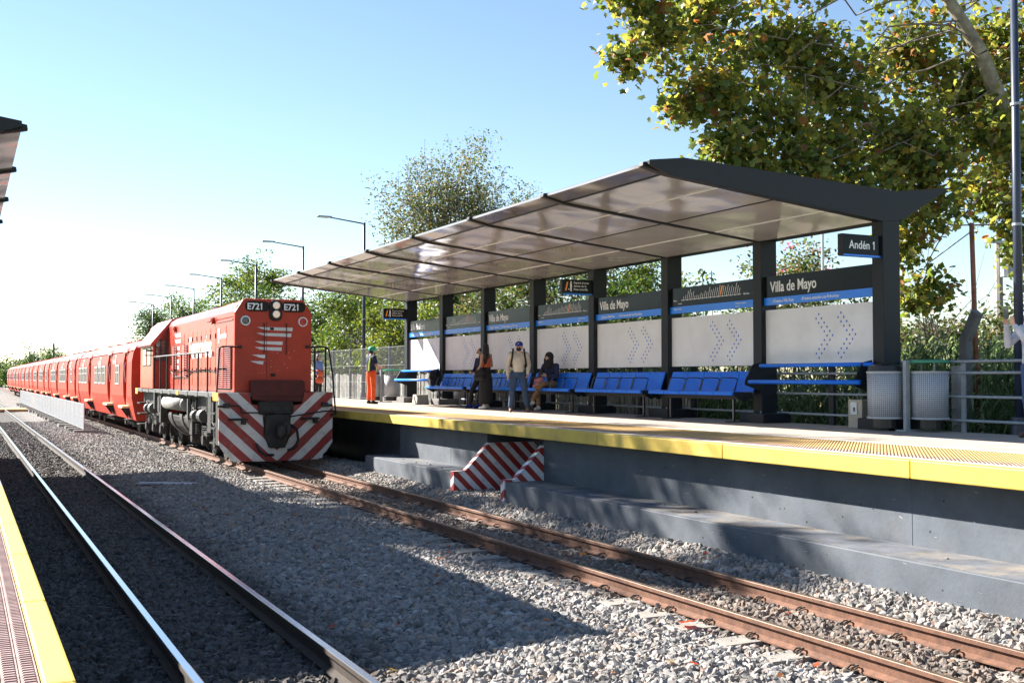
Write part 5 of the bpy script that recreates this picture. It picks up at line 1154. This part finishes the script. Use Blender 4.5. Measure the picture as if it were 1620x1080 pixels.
# fallen leaves
fl = []
PALF = [(.45, .10, .03), (.5, .22, .05), (.35, .14, .05), (.42, .30, .08)]
fm_ = [mesh_np('fallen_leaf', np.array([(u, v, .25*(u*u+v*v)) for u, v in PLANE]+[(0, 0, 0)]), np.array([[12, i, (i+1) % 12] for i in range(12)]), 'leaf', np.repeat([c_], 13, axis=0)) for c_ in PALF]
spots = [(5.78, 8.1, .19, 0)]+[(random.uniform(2.8, 7.9), random.uniform(4.5, 20), random.uniform(.05, .11), random.randrange(4)) for _ in range(80)]
for k, (x, y, s_, ci) in enumerate(spots):
    if any(abs(abs(x-c)-.535) < .08 for c in (TC1, TC2)): continue
    o = inst(fm_[ci], 'fallen_leaf', None, (x, y, bed_height(x, y)+.05+(.03 if k == 0 else 0)), (random.uniform(-.4, .4), random.uniform(-.4, .4), random.uniform(0, 6)), (s_, s_, s_))
    cn = ('red', 'orange', 'brown', 'yellowish')[ci]; pl_ = 'between the two tracks' if 2.7 < x < 5.9 else ('between the rails of the rusty track' if 6.1 < x < 7.18 else ('beside the rusty rail' if x < 7.3 else 'below the concrete ledge'))
    dz = 'near the camera' if y < 9 else ('midway along the ballast' if y < 14 else 'toward the locomotive')
    tag(o, 'large orange fallen plane leaf against the rusty rail' if k == 0 else 'small %s fallen leaf %s, %s' % (cn, pl_, dz), 'leaf', None if k == 0 else 'fallen leaves on the ballast')
# ---------------------------------------------------------------- people
def remesh(mb, name, m, parent, vox=.012, sm=3):
    me = mb.mesh('tmp', None, fix=False); o = bpy.data.objects.new('tmp', me); COL.objects.link(o)
    md = o.modifiers.new('r', 'REMESH'); md.mode = 'VOXEL'; md.voxel_size = vox; md.use_smooth_shade = True
    s = o.modifiers.new('s', 'SMOOTH'); s.iterations = sm; s.factor = .5
    dg = bpy.context.evaluated_depsgraph_get(); me2 = bpy.data.meshes.new_from_object(o.evaluated_get(dg)); bpy.data.objects.remove(o); me2.name = name
    me2.materials.clear(); me2.materials.append(M[m]); me2.polygons.foreach_set('use_smooth', [True]*len(me2.polygons))
    q = bpy.data.objects.new(name, me2); COL.objects.link(q); q.parent = parent; return q
V = Vector
def person(label, loc, rotz, J, H=1.70, legs='jeans', top='sweater', top_arms=True, sleeve=1.0, shoe='shoe_brown', hair='short', hat=None, mask=None, skin='skin', skirt=False, bulk=1.0, group=None, hatm=None):
    """J: joint positions in metres for a 1.70 m figure; local axes, figure faces -Y"""
    r = thing('person', label, 'person', loc, group, rotz); k = H/1.70
    D = dict(pel=(0, 0, .95), wai=(0, .0, 1.08), che=(0, .0, 1.28), nk=(0, .01, 1.44), hd=(0, -.01, 1.585))
    for s, n in ((-1, 'R'), (1, 'L')):
        D.update({'hip'+n: (s*.09, 0, .92), 'kn'+n: (s*.10, -.01, .50), 'an'+n: (s*.10, .02, .09), 'sh'+n: (s*.175, .01, 1.39), 'el'+n: (s*.23, .02, 1.12), 'wr'+n: (s*.24, -.04, .88)})
    D.update(J); D = {a: V(b)*k for a, b in D.items()}; b_ = bulk*k
    hdp = D['hd']; tw_ = J.get('face', (0, -1, 0)) if False else None
    fwd = V(FACE[0]) if FACE else V((0, -1, 0)); fwd.normalize(); side = V((0, 0, 1)).cross(fwd).normalized(); upv = V((0, 0, 1))
    # the body, one continuous skin
    b = MB()
    b.ball(hdp+upv*.02*k, (.078*k, .088*k, .105*k), 16, 12); b.ball(hdp+fwd*.03*k-upv*.05*k, (.055*k, .055*k, .06*k)); b.cap(hdp-upv*.05*k, D['nk'], .055*k, .058*k)
    b.ball(hdp+fwd*.095*k-upv*.012*k, (.014*k, .014*k, .024*k), 8, 6)
    for s in (-1, 1): b.ball(hdp+side*s*.078*k-upv*.005*k, (.016*k, .02*k, .03*k), 8, 6)
    b.ball(hdp+fwd*.078*k-upv*.06*k, (.022*k, .018*k, .009*k), 8, 6)
    b.ball(D['che'], (.155*b_, .10*b_, .16*b_), 14, 10); b.cap(D['che'], D['wai'], .115*b_, .11*b_); b.cap(D['wai'], D['pel'], .11*b_, .12*b_); b.cap(D['shR'], D['shL'], .055*k); b.cap(D['nk'], D['che'], .06*k, .10*b_)
    for n in 'RL':
        b.cap(D['sh'+n], D['el'+n], .048*b_, .037*b_); b.cap(D['el'+n], D['wr'+n], .037*b_, .025*k)
        b.cap(D['hip'+n], D['kn'+n], .08*b_, .052*b_); b.cap(D['kn'+n], D['kn'+n]*.6+D['an'+n]*.4, .052*b_, .054*b_); b.cap(D['kn'+n]*.6+D['an'+n]*.4, D['an'+n], .054*b_, .034*k)
        d = J.get('hand'+n); d = V(d) if d else (D['wr'+n]-D['el'+n]); d.normalize()
        ref = V((0, -1, 0)) if abs(d.z) > .6 else V((0, 0, 1)); a = d.cross(ref).normalized(); nn = d.cross(a)
        p0 = D['wr'+n]; palm = p0+d*.05*k
        b.cap(p0, palm+d*.02*k, .024*k, .026*k)
        for f, (o_, l_) in enumerate(((-.027, .060), (-.009, .073), (.009, .068), (.027, .052))):
            q0 = p0+d*.055*k+nn*o_*k; q1 = q0+d*l_*.55*k+a*.006*k; b.cap(q0, q1, .0095*k, .0085*k); b.cap(q1, q1+(d*.6+a*.7).normalized()*l_*.5*k, .0085*k, .0075*k)
        t0 = p0+d*.02*k-nn*.022*k; t1 = t0+(d*.7-nn*.7).normalized()*.032*k; b.cap(t0, t1, .011*k, .009*k); b.cap(t1, t1+(d+a*.3).normalized()*.026*k, .009*k, .008*k)
    remesh(b, 'body', skin, r, .0085*k, 2)
    for s in (-1, 1): MB().ball(hdp+side*s*.030*k+fwd*.082*k+upv*.012*k, .011*k, 8, 6).build('eye', 'eye', r, local=True)
    # clothes
    c = MB(); e = .014*k
    c.cap(D['pel']-upv*.0, D['wai'], .13*b_+e*.5, .118*b_+e*.3)
    c.cap(D['hipR'], D['hipL'], .10*b_)
    for n in 'RL':
        c.cap(D['hip'+n], D['kn'+n], .092*b_+e*.4, .064*b_+e*.3); c.cap(D['kn'+n], D['an'+n]+upv*.06*k, .064*b_+e*.3, .052*b_+e*.3)
        c.ball(D['kn'+n]+V((0, -.02, -.01))*k, .062*b_, 8, 6); c.ball((D['kn'+n]*.35+D['an'+n]*.65)+V((0, .01, 0)), .063*b_, 8, 6)
    if skirt:
        c = MB(); n_ = 18
        zt = D['wai'].z+.03
        for t in range(7):
            u0, u1 = t/7, (t+1)/7
            def ring(u): zz = zt*(1-u)+.14*k*u; return zz, .125*b_+.055*k*min(1, u*2.5)+.012*k*u
            z0, r0 = ring(u0); z1, r1 = ring(u1)
            c.cyl(V((D['wai'].x*(1-u0), 0, z0)), V((D['wai'].x*(1-u1), 0, z1)), r0, r1, n_)
    remesh(c, 'skirt' if skirt else 'trousers', legs, r, .012*k, 3)
    t = MB(); t.ball(D['che'], (.175*b_, .118*b_, .175*b_), 16, 10); t.cap(D['che'], D['wai'], .135*b_, .130*b_)
    if top_arms: t.cap(D['wai'], D['pel']+upv*.02, .130*b_, .135*b_)
    t.cap(D['nk']-upv*.03*k, D['che'], .068*k, .12*b_)
    if top_arms:
        t.cap(D['shR'], D['shL'], .068*b_)
        for n in 'RL':
            t.cap(D['sh'+n], D['el'+n], .066*b_, .053*b_)
            if sleeve > .6: t.cap(D['el'+n], D['el'+n]*.08+D['wr'+n]*.92, .053*b_, .038*b_)
            else: pass
        if sleeve <= .6:
            t2 = MB(); t2.v = []; t = MB(); t.ball(D['che'], (.175*b_, .118*b_, .175*b_), 16, 10); t.cap(D['che'], D['wai'], .135*b_, .130*b_); t.cap(D['wai'], D['pel']+upv*.02, .130*b_, .135*b_); t.cap(D['nk']-upv*.03*k, D['che'], .068*k, .12*b_); t.cap(D['shR'], D['shL'], .068*b_)
            for n in 'RL': t.cap(D['sh'+n], D['sh'+n]*(1-sleeve)+D['el'+n]*sleeve, .066*b_, .060*b_)
    remesh(t, 'top', top, r, .011*k, 3)
    for n in 'RL':
        a = D['an'+n]; fd = J.get('foot'+n, None); fd = V(fd).normalized() if fd else V((0, -1, 0))
        s_ = MB(); s_.cap(a+V((0, 0, -.035))*k-fd*.03*k, a+fd*.13*k+V((0, 0, -.052 if abs(fd.z) < .3 else 0))*k, .045*k, .036*k); s_.cap(a, a+V((0, 0, -.03))*k, .045*k, .048*k); s_.cap(a-fd*.03*k-V((0, 0, .055))*k if abs(fd.z) < .3 else a-fd*.02*k, a+fd*.15*k-V((0, 0, .065 if abs(fd.z) < .3 else 0))*k, .028*k, .028*k)
        remesh(s_, 'shoe', shoe, r, .009*k, 2)
    h = MB()
    back = -fwd
    if hair in ('short', 'long'):
        h.ball(hdp+upv*.045*k+back*.022*k, (.088*k, .092*k, .088*k), 14, 10)
        h.ball(hdp+upv*.0+back*.045*k, (.078*k, .068*k, .09*k), 12, 8)
    if hair == 'long':
        h.cap(hdp+back*.05*k, hdp+back*.11*k-upv*.20*k, .08*k, .095*k); h.cap(hdp+back*.11*k-upv*.20*k, hdp+back*.12*k-upv*.38*k, .095*k, .045*k); 
        for s in (-1, 1): h.cap(hdp+back*.02*k+side*s*.06*k, hdp+back*.07*k+side*s*.08*k-upv*.25*k, .04*k, .03*k)
    if hair == 'hood':
        h.ball(hdp+upv*.03*k+back*.035*k, (.115*k, .115*k, .125*k), 14, 10); h.cap(hdp+back*.04*k, hdp-upv*.17*k+back*.02*k, .105*k, .12*k)
        for s in (-1, 1): h.cap(hdp+side*s*.085*k+fwd*.02*k, hdp+side*s*.06*k-upv*.15*k+fwd*.06*k, .04*k, .05*k)
    if h.v: remesh(h, 'hood' if hair == 'hood' else 'hair', 'black_cloth' if hair == 'hood' else 'hair', r, .010*k, 2)
    if mask:
        q = MB(); q.ball(hdp+fwd*.062*k-upv*.048*k, (.062*k, .052*k, .052*k), 12, 8); remesh(q, 'face_mask', mask, r, .008*k, 2)
    if hat == 'cap':
        q = MB(); q.ball(hdp+upv*.06*k+back*.008*k, (.098*k, .103*k, .082*k), 14, 10); q.box(-.055*k, .055*k, -.02*k, .0, -.004, .006, Matrix.Translation(hdp+upv*.055*k+fwd*.10*k)); q.cap(hdp+upv*.05*k+fwd*.08*k, hdp+upv*.042*k+fwd*.15*k, .03*k, .018*k)
        remesh(q, 'cap', 'cap_blue', r, .008*k, 1); MB().ball(hdp+upv*.085*k+fwd*.090*k, (.014, .010, .014), 8, 6).build('cap_badge', 'white_paint', r, local=True)
    if hat == 'helmet':
        q = MB(); q.ball(hdp+upv*.06*k, (.118*k, .128*k, .10*k), 16, 10); q.cyl(hdp+upv*.035*k, hdp+upv*.048*k, .135*k, .125*k, 20); q.cap(hdp+upv*.04*k+fwd*.1*k, hdp+upv*.03*k+fwd*.15*k, .04*k, .02*k)
        remesh(q, 'helmet', 'helmet', r, .009*k, 1)
    r['_k'] = k
    return r, D, k
FACE = None
def face(v): 
    global FACE; FACE = [v]
def yaw_to(dx, dy): return math.atan2(dx, -dy)     # local -Y turned to point along (dx, dy)

# 1 man in blue cap walking toward the camera
face((-.15, -1, -.1))
loc = (11.75, 23.15, PZ+.008); rz = yaw_to(-.50, -1)
r, D, k = person('man in blue cap, dark mask, beige sweater and jeans walking on the platform', loc, rz,
    dict(che=(0, -.06, 1.28), wai=(0, -.02, 1.08), nk=(0, -.09, 1.43), hd=(.01, -.13, 1.565), shR=(-.185, -.07, 1.385), shL=(.185, -.07, 1.375), elR=(-.265, .02, 1.12), wrR=(-.26, -.07, .89), handR=(.1, -.25, -1), elL=(.245, -.02, 1.12), wrL=(.22, -.14, .92),
         hipR=(-.10, 0, .92), knR=(-.15, -.10, .52), anR=(-.19, -.10, .09), hipL=(.10, 0, .92), knL=(.15, -.02, .50), anL=(.22, .06, .09), footL=(.25, -1, 0)), 1.66, 'jeans', 'sweater', True, 1.0, 'shoe_brown', 'short', 'cap', 'black_cloth', 'skin_light', bulk=1.14)
bp = thing('backpack', 'black backpack worn by the man in the blue cap', 'backpack', loc, None, rz)
q = MB(); q.cap((-.05, .14, 1.10), (-.05, .13, 1.32), .13, .12); q.cap((.08, .14, 1.10), (.08, .13, 1.32), .12, .11); remesh(q, 'bag_body', 'black_cloth', bp, .012, 3)
for s in (-1, 1):
    MB().tube([(s*.12, .06, 1.45), (s*.13, -.05, 1.485), (s*.135, -.14, 1.43), (s*.145, -.185, 1.33), (s*.165, -.165, 1.20), (s*.185, -.07, 1.08), (s*.13, .08, 1.04)], .020, 8).build('strap', 'black_cloth', bp, local=True)

# 2 woman in orange top and long black skirt, back three-quarter to the camera
face((-.9, -.55, 0))
loc = (12.05, 25.6, PZ+.008); rz = yaw_to(-.55, 1.0)
person('long-haired woman in orange sleeveless top and long black skirt with white trainers', loc, rz,
    dict(hipR=(-.09, 0, .92), anR=(-.15, -.06, .09), anL=(.13, .04, .09), elR=(-.24, .02, 1.13), wrR=(-.20, -.20, .98), elL=(.25, .02, 1.14), wrL=(.23, -.14, .95), nk=(0, 0, 1.44)), 1.68, 'black_cloth', 'orange_top', False, 0, 'shoe_white', 'long', None, 'mask_white', 'skin', skirt=True, bulk=.92)
bg_ = thing('handbag', 'black handbag hanging at the hip of the woman in the orange top', 'handbag', loc, None, rz)
q = MB(); q.cap((.25, -.10, .93), (.26, .08, .93), .075, .075); q.cap((.25, -.10, .82), (.26, .08, .82), .085, .085); remesh(q, 'bag_body', 'black_cloth', bg_, .01, 3)
MB().tube([(.26, -.08, .98), (.20, -.10, 1.2), (.12, -.08, 1.42), (.10, .05, 1.43), (.18, .11, 1.2), (.26, .06, .98)], .012, 6).build('strap', 'black_cloth', bg_, local=True)

# 3 person beyond her with white mask and dark clothes, leaning back on the bench edge
face((-.3, -1, -.1))
person('masked person in dark clothes and blue shoes behind the woman in the orange top', (12.38, 26.62, PZ+.008), yaw_to(-1, -.35),
    dict(pel=(0, .05, .86), wai=(0, .06, 1.0), che=(0, .03, 1.2), nk=(0, .0, 1.36), hd=(0, -.04, 1.50), hipR=(-.09, .02, .84), hipL=(.09, .02, .84), knR=(-.10, -.22, .50), anR=(-.1, -.30, .09), knL=(.1, -.12, .46), anL=(.1, -.18, .09),
         shR=(-.17, .03, 1.31), shL=(.17, .03, 1.31), elR=(-.21, -.02, 1.06), elL=(.21, -.02, 1.06), wrR=(-.12, -.20, .98), wrL=(.10, -.22, .98)), 1.66, 'black_cloth', 'navy', True, 1., 'cap_blue', 'short', None, 'mask_white', 'skin', bulk=.95)

# 4 hooded woman sitting on the bench with a phone
face((-.1, -1, -.55))
loc = (12.78, 23.42, PZ+.008); rz = yaw_to(-1, -.55)
person('hooded woman in navy jacket and leopard trousers sitting on the bench', loc, rz,
    dict(pel=(0, .03, .66), wai=(0, .04, .80), che=(0, -.02, 1.02), nk=(0, -.07, 1.17), hd=(0, -.13, 1.30), shR=(-.18, -.04, 1.12), shL=(.18, -.04, 1.12), elR=(-.25, -.14, .88), elL=(.25, -.14, .88), wrR=(-.07, -.34, .86), wrL=(.07, -.34, .86), handR=(.5, -.5, .5), handL=(-.5, -.5, .5),
         hipR=(-.10, 0, .64), hipL=(.10, 0, .64), knR=(-.14, -.42, .60), anR=(-.06, -.50, .12), knL=(.02, -.44, .68), anL=(-.12, -.66, .24), footL=(-.3, -.9, -.6)), 1.66, 'leopard', 'navy', True, 1., 'shoe_white', 'hood', None, 'black_cloth', 'skin', bulk=1.02)
ph = thing('phone', 'phone held by the hooded woman on the bench', 'phone', loc, None, rz)
MB().box(-.035, .035, -.44, -.432, .88, 1.01).build('case', 'phone', ph, local=True)
pb = thing('shoulder_bag', 'dusty pink and black bag on the lap of the hooded woman', 'bag', loc, None, rz)
q = MB(); q.cap((-.16, -.42, .74), (-.02, -.44, .78), .06, .06); q.cap((-.20, -.44, .62), (-.08, -.46, .66), .05, .05); remesh(q, 'bag_body', 'bag_pink', pb, .01, 3); MB().tube([(-.2, -.46, .60), (-.24, -.50, .7), (-.16, -.50, .80), (.02, -.46, .84)], .014, 6).build('strap', 'black_cloth', pb, local=True)

# 5 railway worker in green helmet
face((.3, -1, -.15))
loc = (11.3, 32.3, PZ+.008); rz = yaw_to(1, .25)
r, D, k = person('railway worker in green helmet, navy shirt and orange trousers', loc, rz,
    dict(elR=(-.26, -.02, 1.12), wrR=(-.16, -.26, 1.10), handR=(.3, -1, 0), elL=(.26, -.02, 1.12), wrL=(.14, -.27, 1.08), handL=(-.3, -1, 0), anR=(-.11, .0, .09), anL=(.1, .02, .09), hd=(0, -.03, 1.585)), 1.74, 'orange_pants', 'navy', True, .55, 'black_cloth', 'short', 'helmet', 'black_cloth', 'skin', bulk=1.12)
MB().tube([(-.10, .10, 1.42), (-.12, .02, 1.475), (-.11, -.12, 1.40), (-.06, -.155, 1.2), (.0, -.17, 1.05)], .02, 6).tube([(-.10, .10, 1.42), (-.14, .165, 1.25), (-.1, .16, 1.02)], .02, 6).tube([(.10, .10, 1.42), (.12, .02, 1.475), (.11, -.12, 1.40)], .02, 6).build('hi_vis_strap', 'hi_vis', r, local=True)
# 6 person seen between the locomotive handrails
face((0, -1, 0))
r, D, k = person('distant person in blue shirt with an orange apron, seen through the locomotive handrail', (12.1, 40.6, PZ+.008), yaw_to(.7, -1), dict(wrR=(-.22, -.1, .95)), 1.68, 'black_cloth', 'shirt_blue', True, 1., 'black_cloth', 'long', None, None, 'skin', bulk=.95)
q = MB(); q.cap((-.05, -.03, .98), (.05, -.03, .98), .15, .15); q.cap((-.06, -.03, .72), (.06, -.03, .72), .145, .145); remesh(q, 'apron', 'orange_top', r, .014, 3)
# 7 person with phone at the right edge
face((-.9, -.45, 0))
loc = (13.02, 10.2, PZ+.008); rz = yaw_to(-1, .25)
person('person in a white long-sleeved shirt and jeans holding up a phone at the right edge', loc, rz,
    dict(shR=(-.18, -.02, 1.42), shL=(.18, -.02, 1.42), elR=(-.20, -.22, 1.22), wrR=(-.07, -.34, 1.49), handR=(.1, -.3, 1), elL=(.20, -.20, 1.20), wrL=(.06, -.33, 1.47), handL=(-.1, -.3, 1)), 1.76, 'jeans_light', 'shirt_white', True, 1., 'shoe_brown', 'short', None, None, 'skin_light', bulk=1.02)
ph = thing('phone', 'black phone held up by the person in white at the right edge', 'phone', loc, None, rz)
MB().box(-.04, .04, -.415, -.404, 1.60, 1.76).build('case', 'phone', ph, local=True)
# small belongings
bk = thing('bag', 'small black bag resting on the end of the farthest bench', 'bag', (12.5, 30.4, 1.8))
q = MB(); q.cap((12.55, 30.35, 1.90), (12.6, 30.6, 1.92), .10, .11); q.cap((12.58, 30.55, 1.95), (12.66, 30.62, 2.2), .12, .09); qm = MB(); qm.v = [(p[0]-12.5, p[1]-30.4, p[2]-1.8) for p in q.v]; qm.f = q.f; remesh(qm, 'bag_body', 'black_cloth', bk, .012, 3)
cb = thing('concrete_block', 'pale concrete block standing on the platform beside the second farthest footing', 'block', (12.55, 31.3, PZ))
MB().prism([(12.35, PZ+.005), (12.38, PZ+.30), (12.72, PZ+.30), (12.76, PZ+.005)], 31.15, 31.55).build('block', 'concrete', cb, bev=.01)
# debris on the ledge and platform
for k in range(14):
    x = random.uniform(8.1, 8.6); y = random.choice([random.uniform(6.8, 16), random.uniform(18.8, 23)]); s_ = random.uniform(.012, .026)
    o = MB().ball((0, 0, 0), (1, .8, .6), 6, 4).build('pebble', 'ballast_stone'); o.location = (x, y, .343+s_*.4); o.scale = (s_,)*3; tag(o, 'small loose stone on the concrete ledge %s' % ('beyond the striped recess' if y > 18 else ('just this side of the striped recess' if y > 13 else ('under the nearer shelter bays' if y > 9.5 else 'at the right edge of the photo'))), 'stone', 'stones on the ledge')
# ---------------------------------------------------------------- lettering becomes plain meshes
_dg = bpy.context.evaluated_depsgraph_get(); _cache = {}
for o in [o for o in bpy.data.objects if o.type == 'FONT']:
    cu = o.data; key = (cu.body, round(cu.size, 3), round(cu.offset, 4), cu.materials[0].name)
    if key not in _cache:
        me = bpy.data.meshes.new_from_object(o.evaluated_get(_dg)); me.name = 'lettering'
        if cu.body[-1] == '1':       # the flag on the figure one
            xr = max(v.co.x for v in me.vertices); yt = max(v.co.y for v in me.vertices if v.co.x > xr-.02); z = max(v.co.z for v in me.vertices); q = cu.size; w_ = q*.10
            bm = bmesh.new(); bm.from_mesh(me); vv = [bm.verts.new(p) for p in ((xr-w_, yt, z+.0004), (xr-w_, yt-.16*q, z+.0004), (xr-w_-.13*q, yt-.25*q, z+.0004), (xr-w_-.13*q, yt-.12*q, z+.0004))]; bm.faces.new(vv); bm.to_mesh(me); bm.free()
        _cache[key] = me
    n = bpy.data.objects.new('lettering', _cache[key]); COL.objects.link(n)
    n.parent = o.parent; n.location = o.location; n.rotation_euler = o.rotation_euler; n.scale = o.scale
    bpy.data.objects.remove(o)
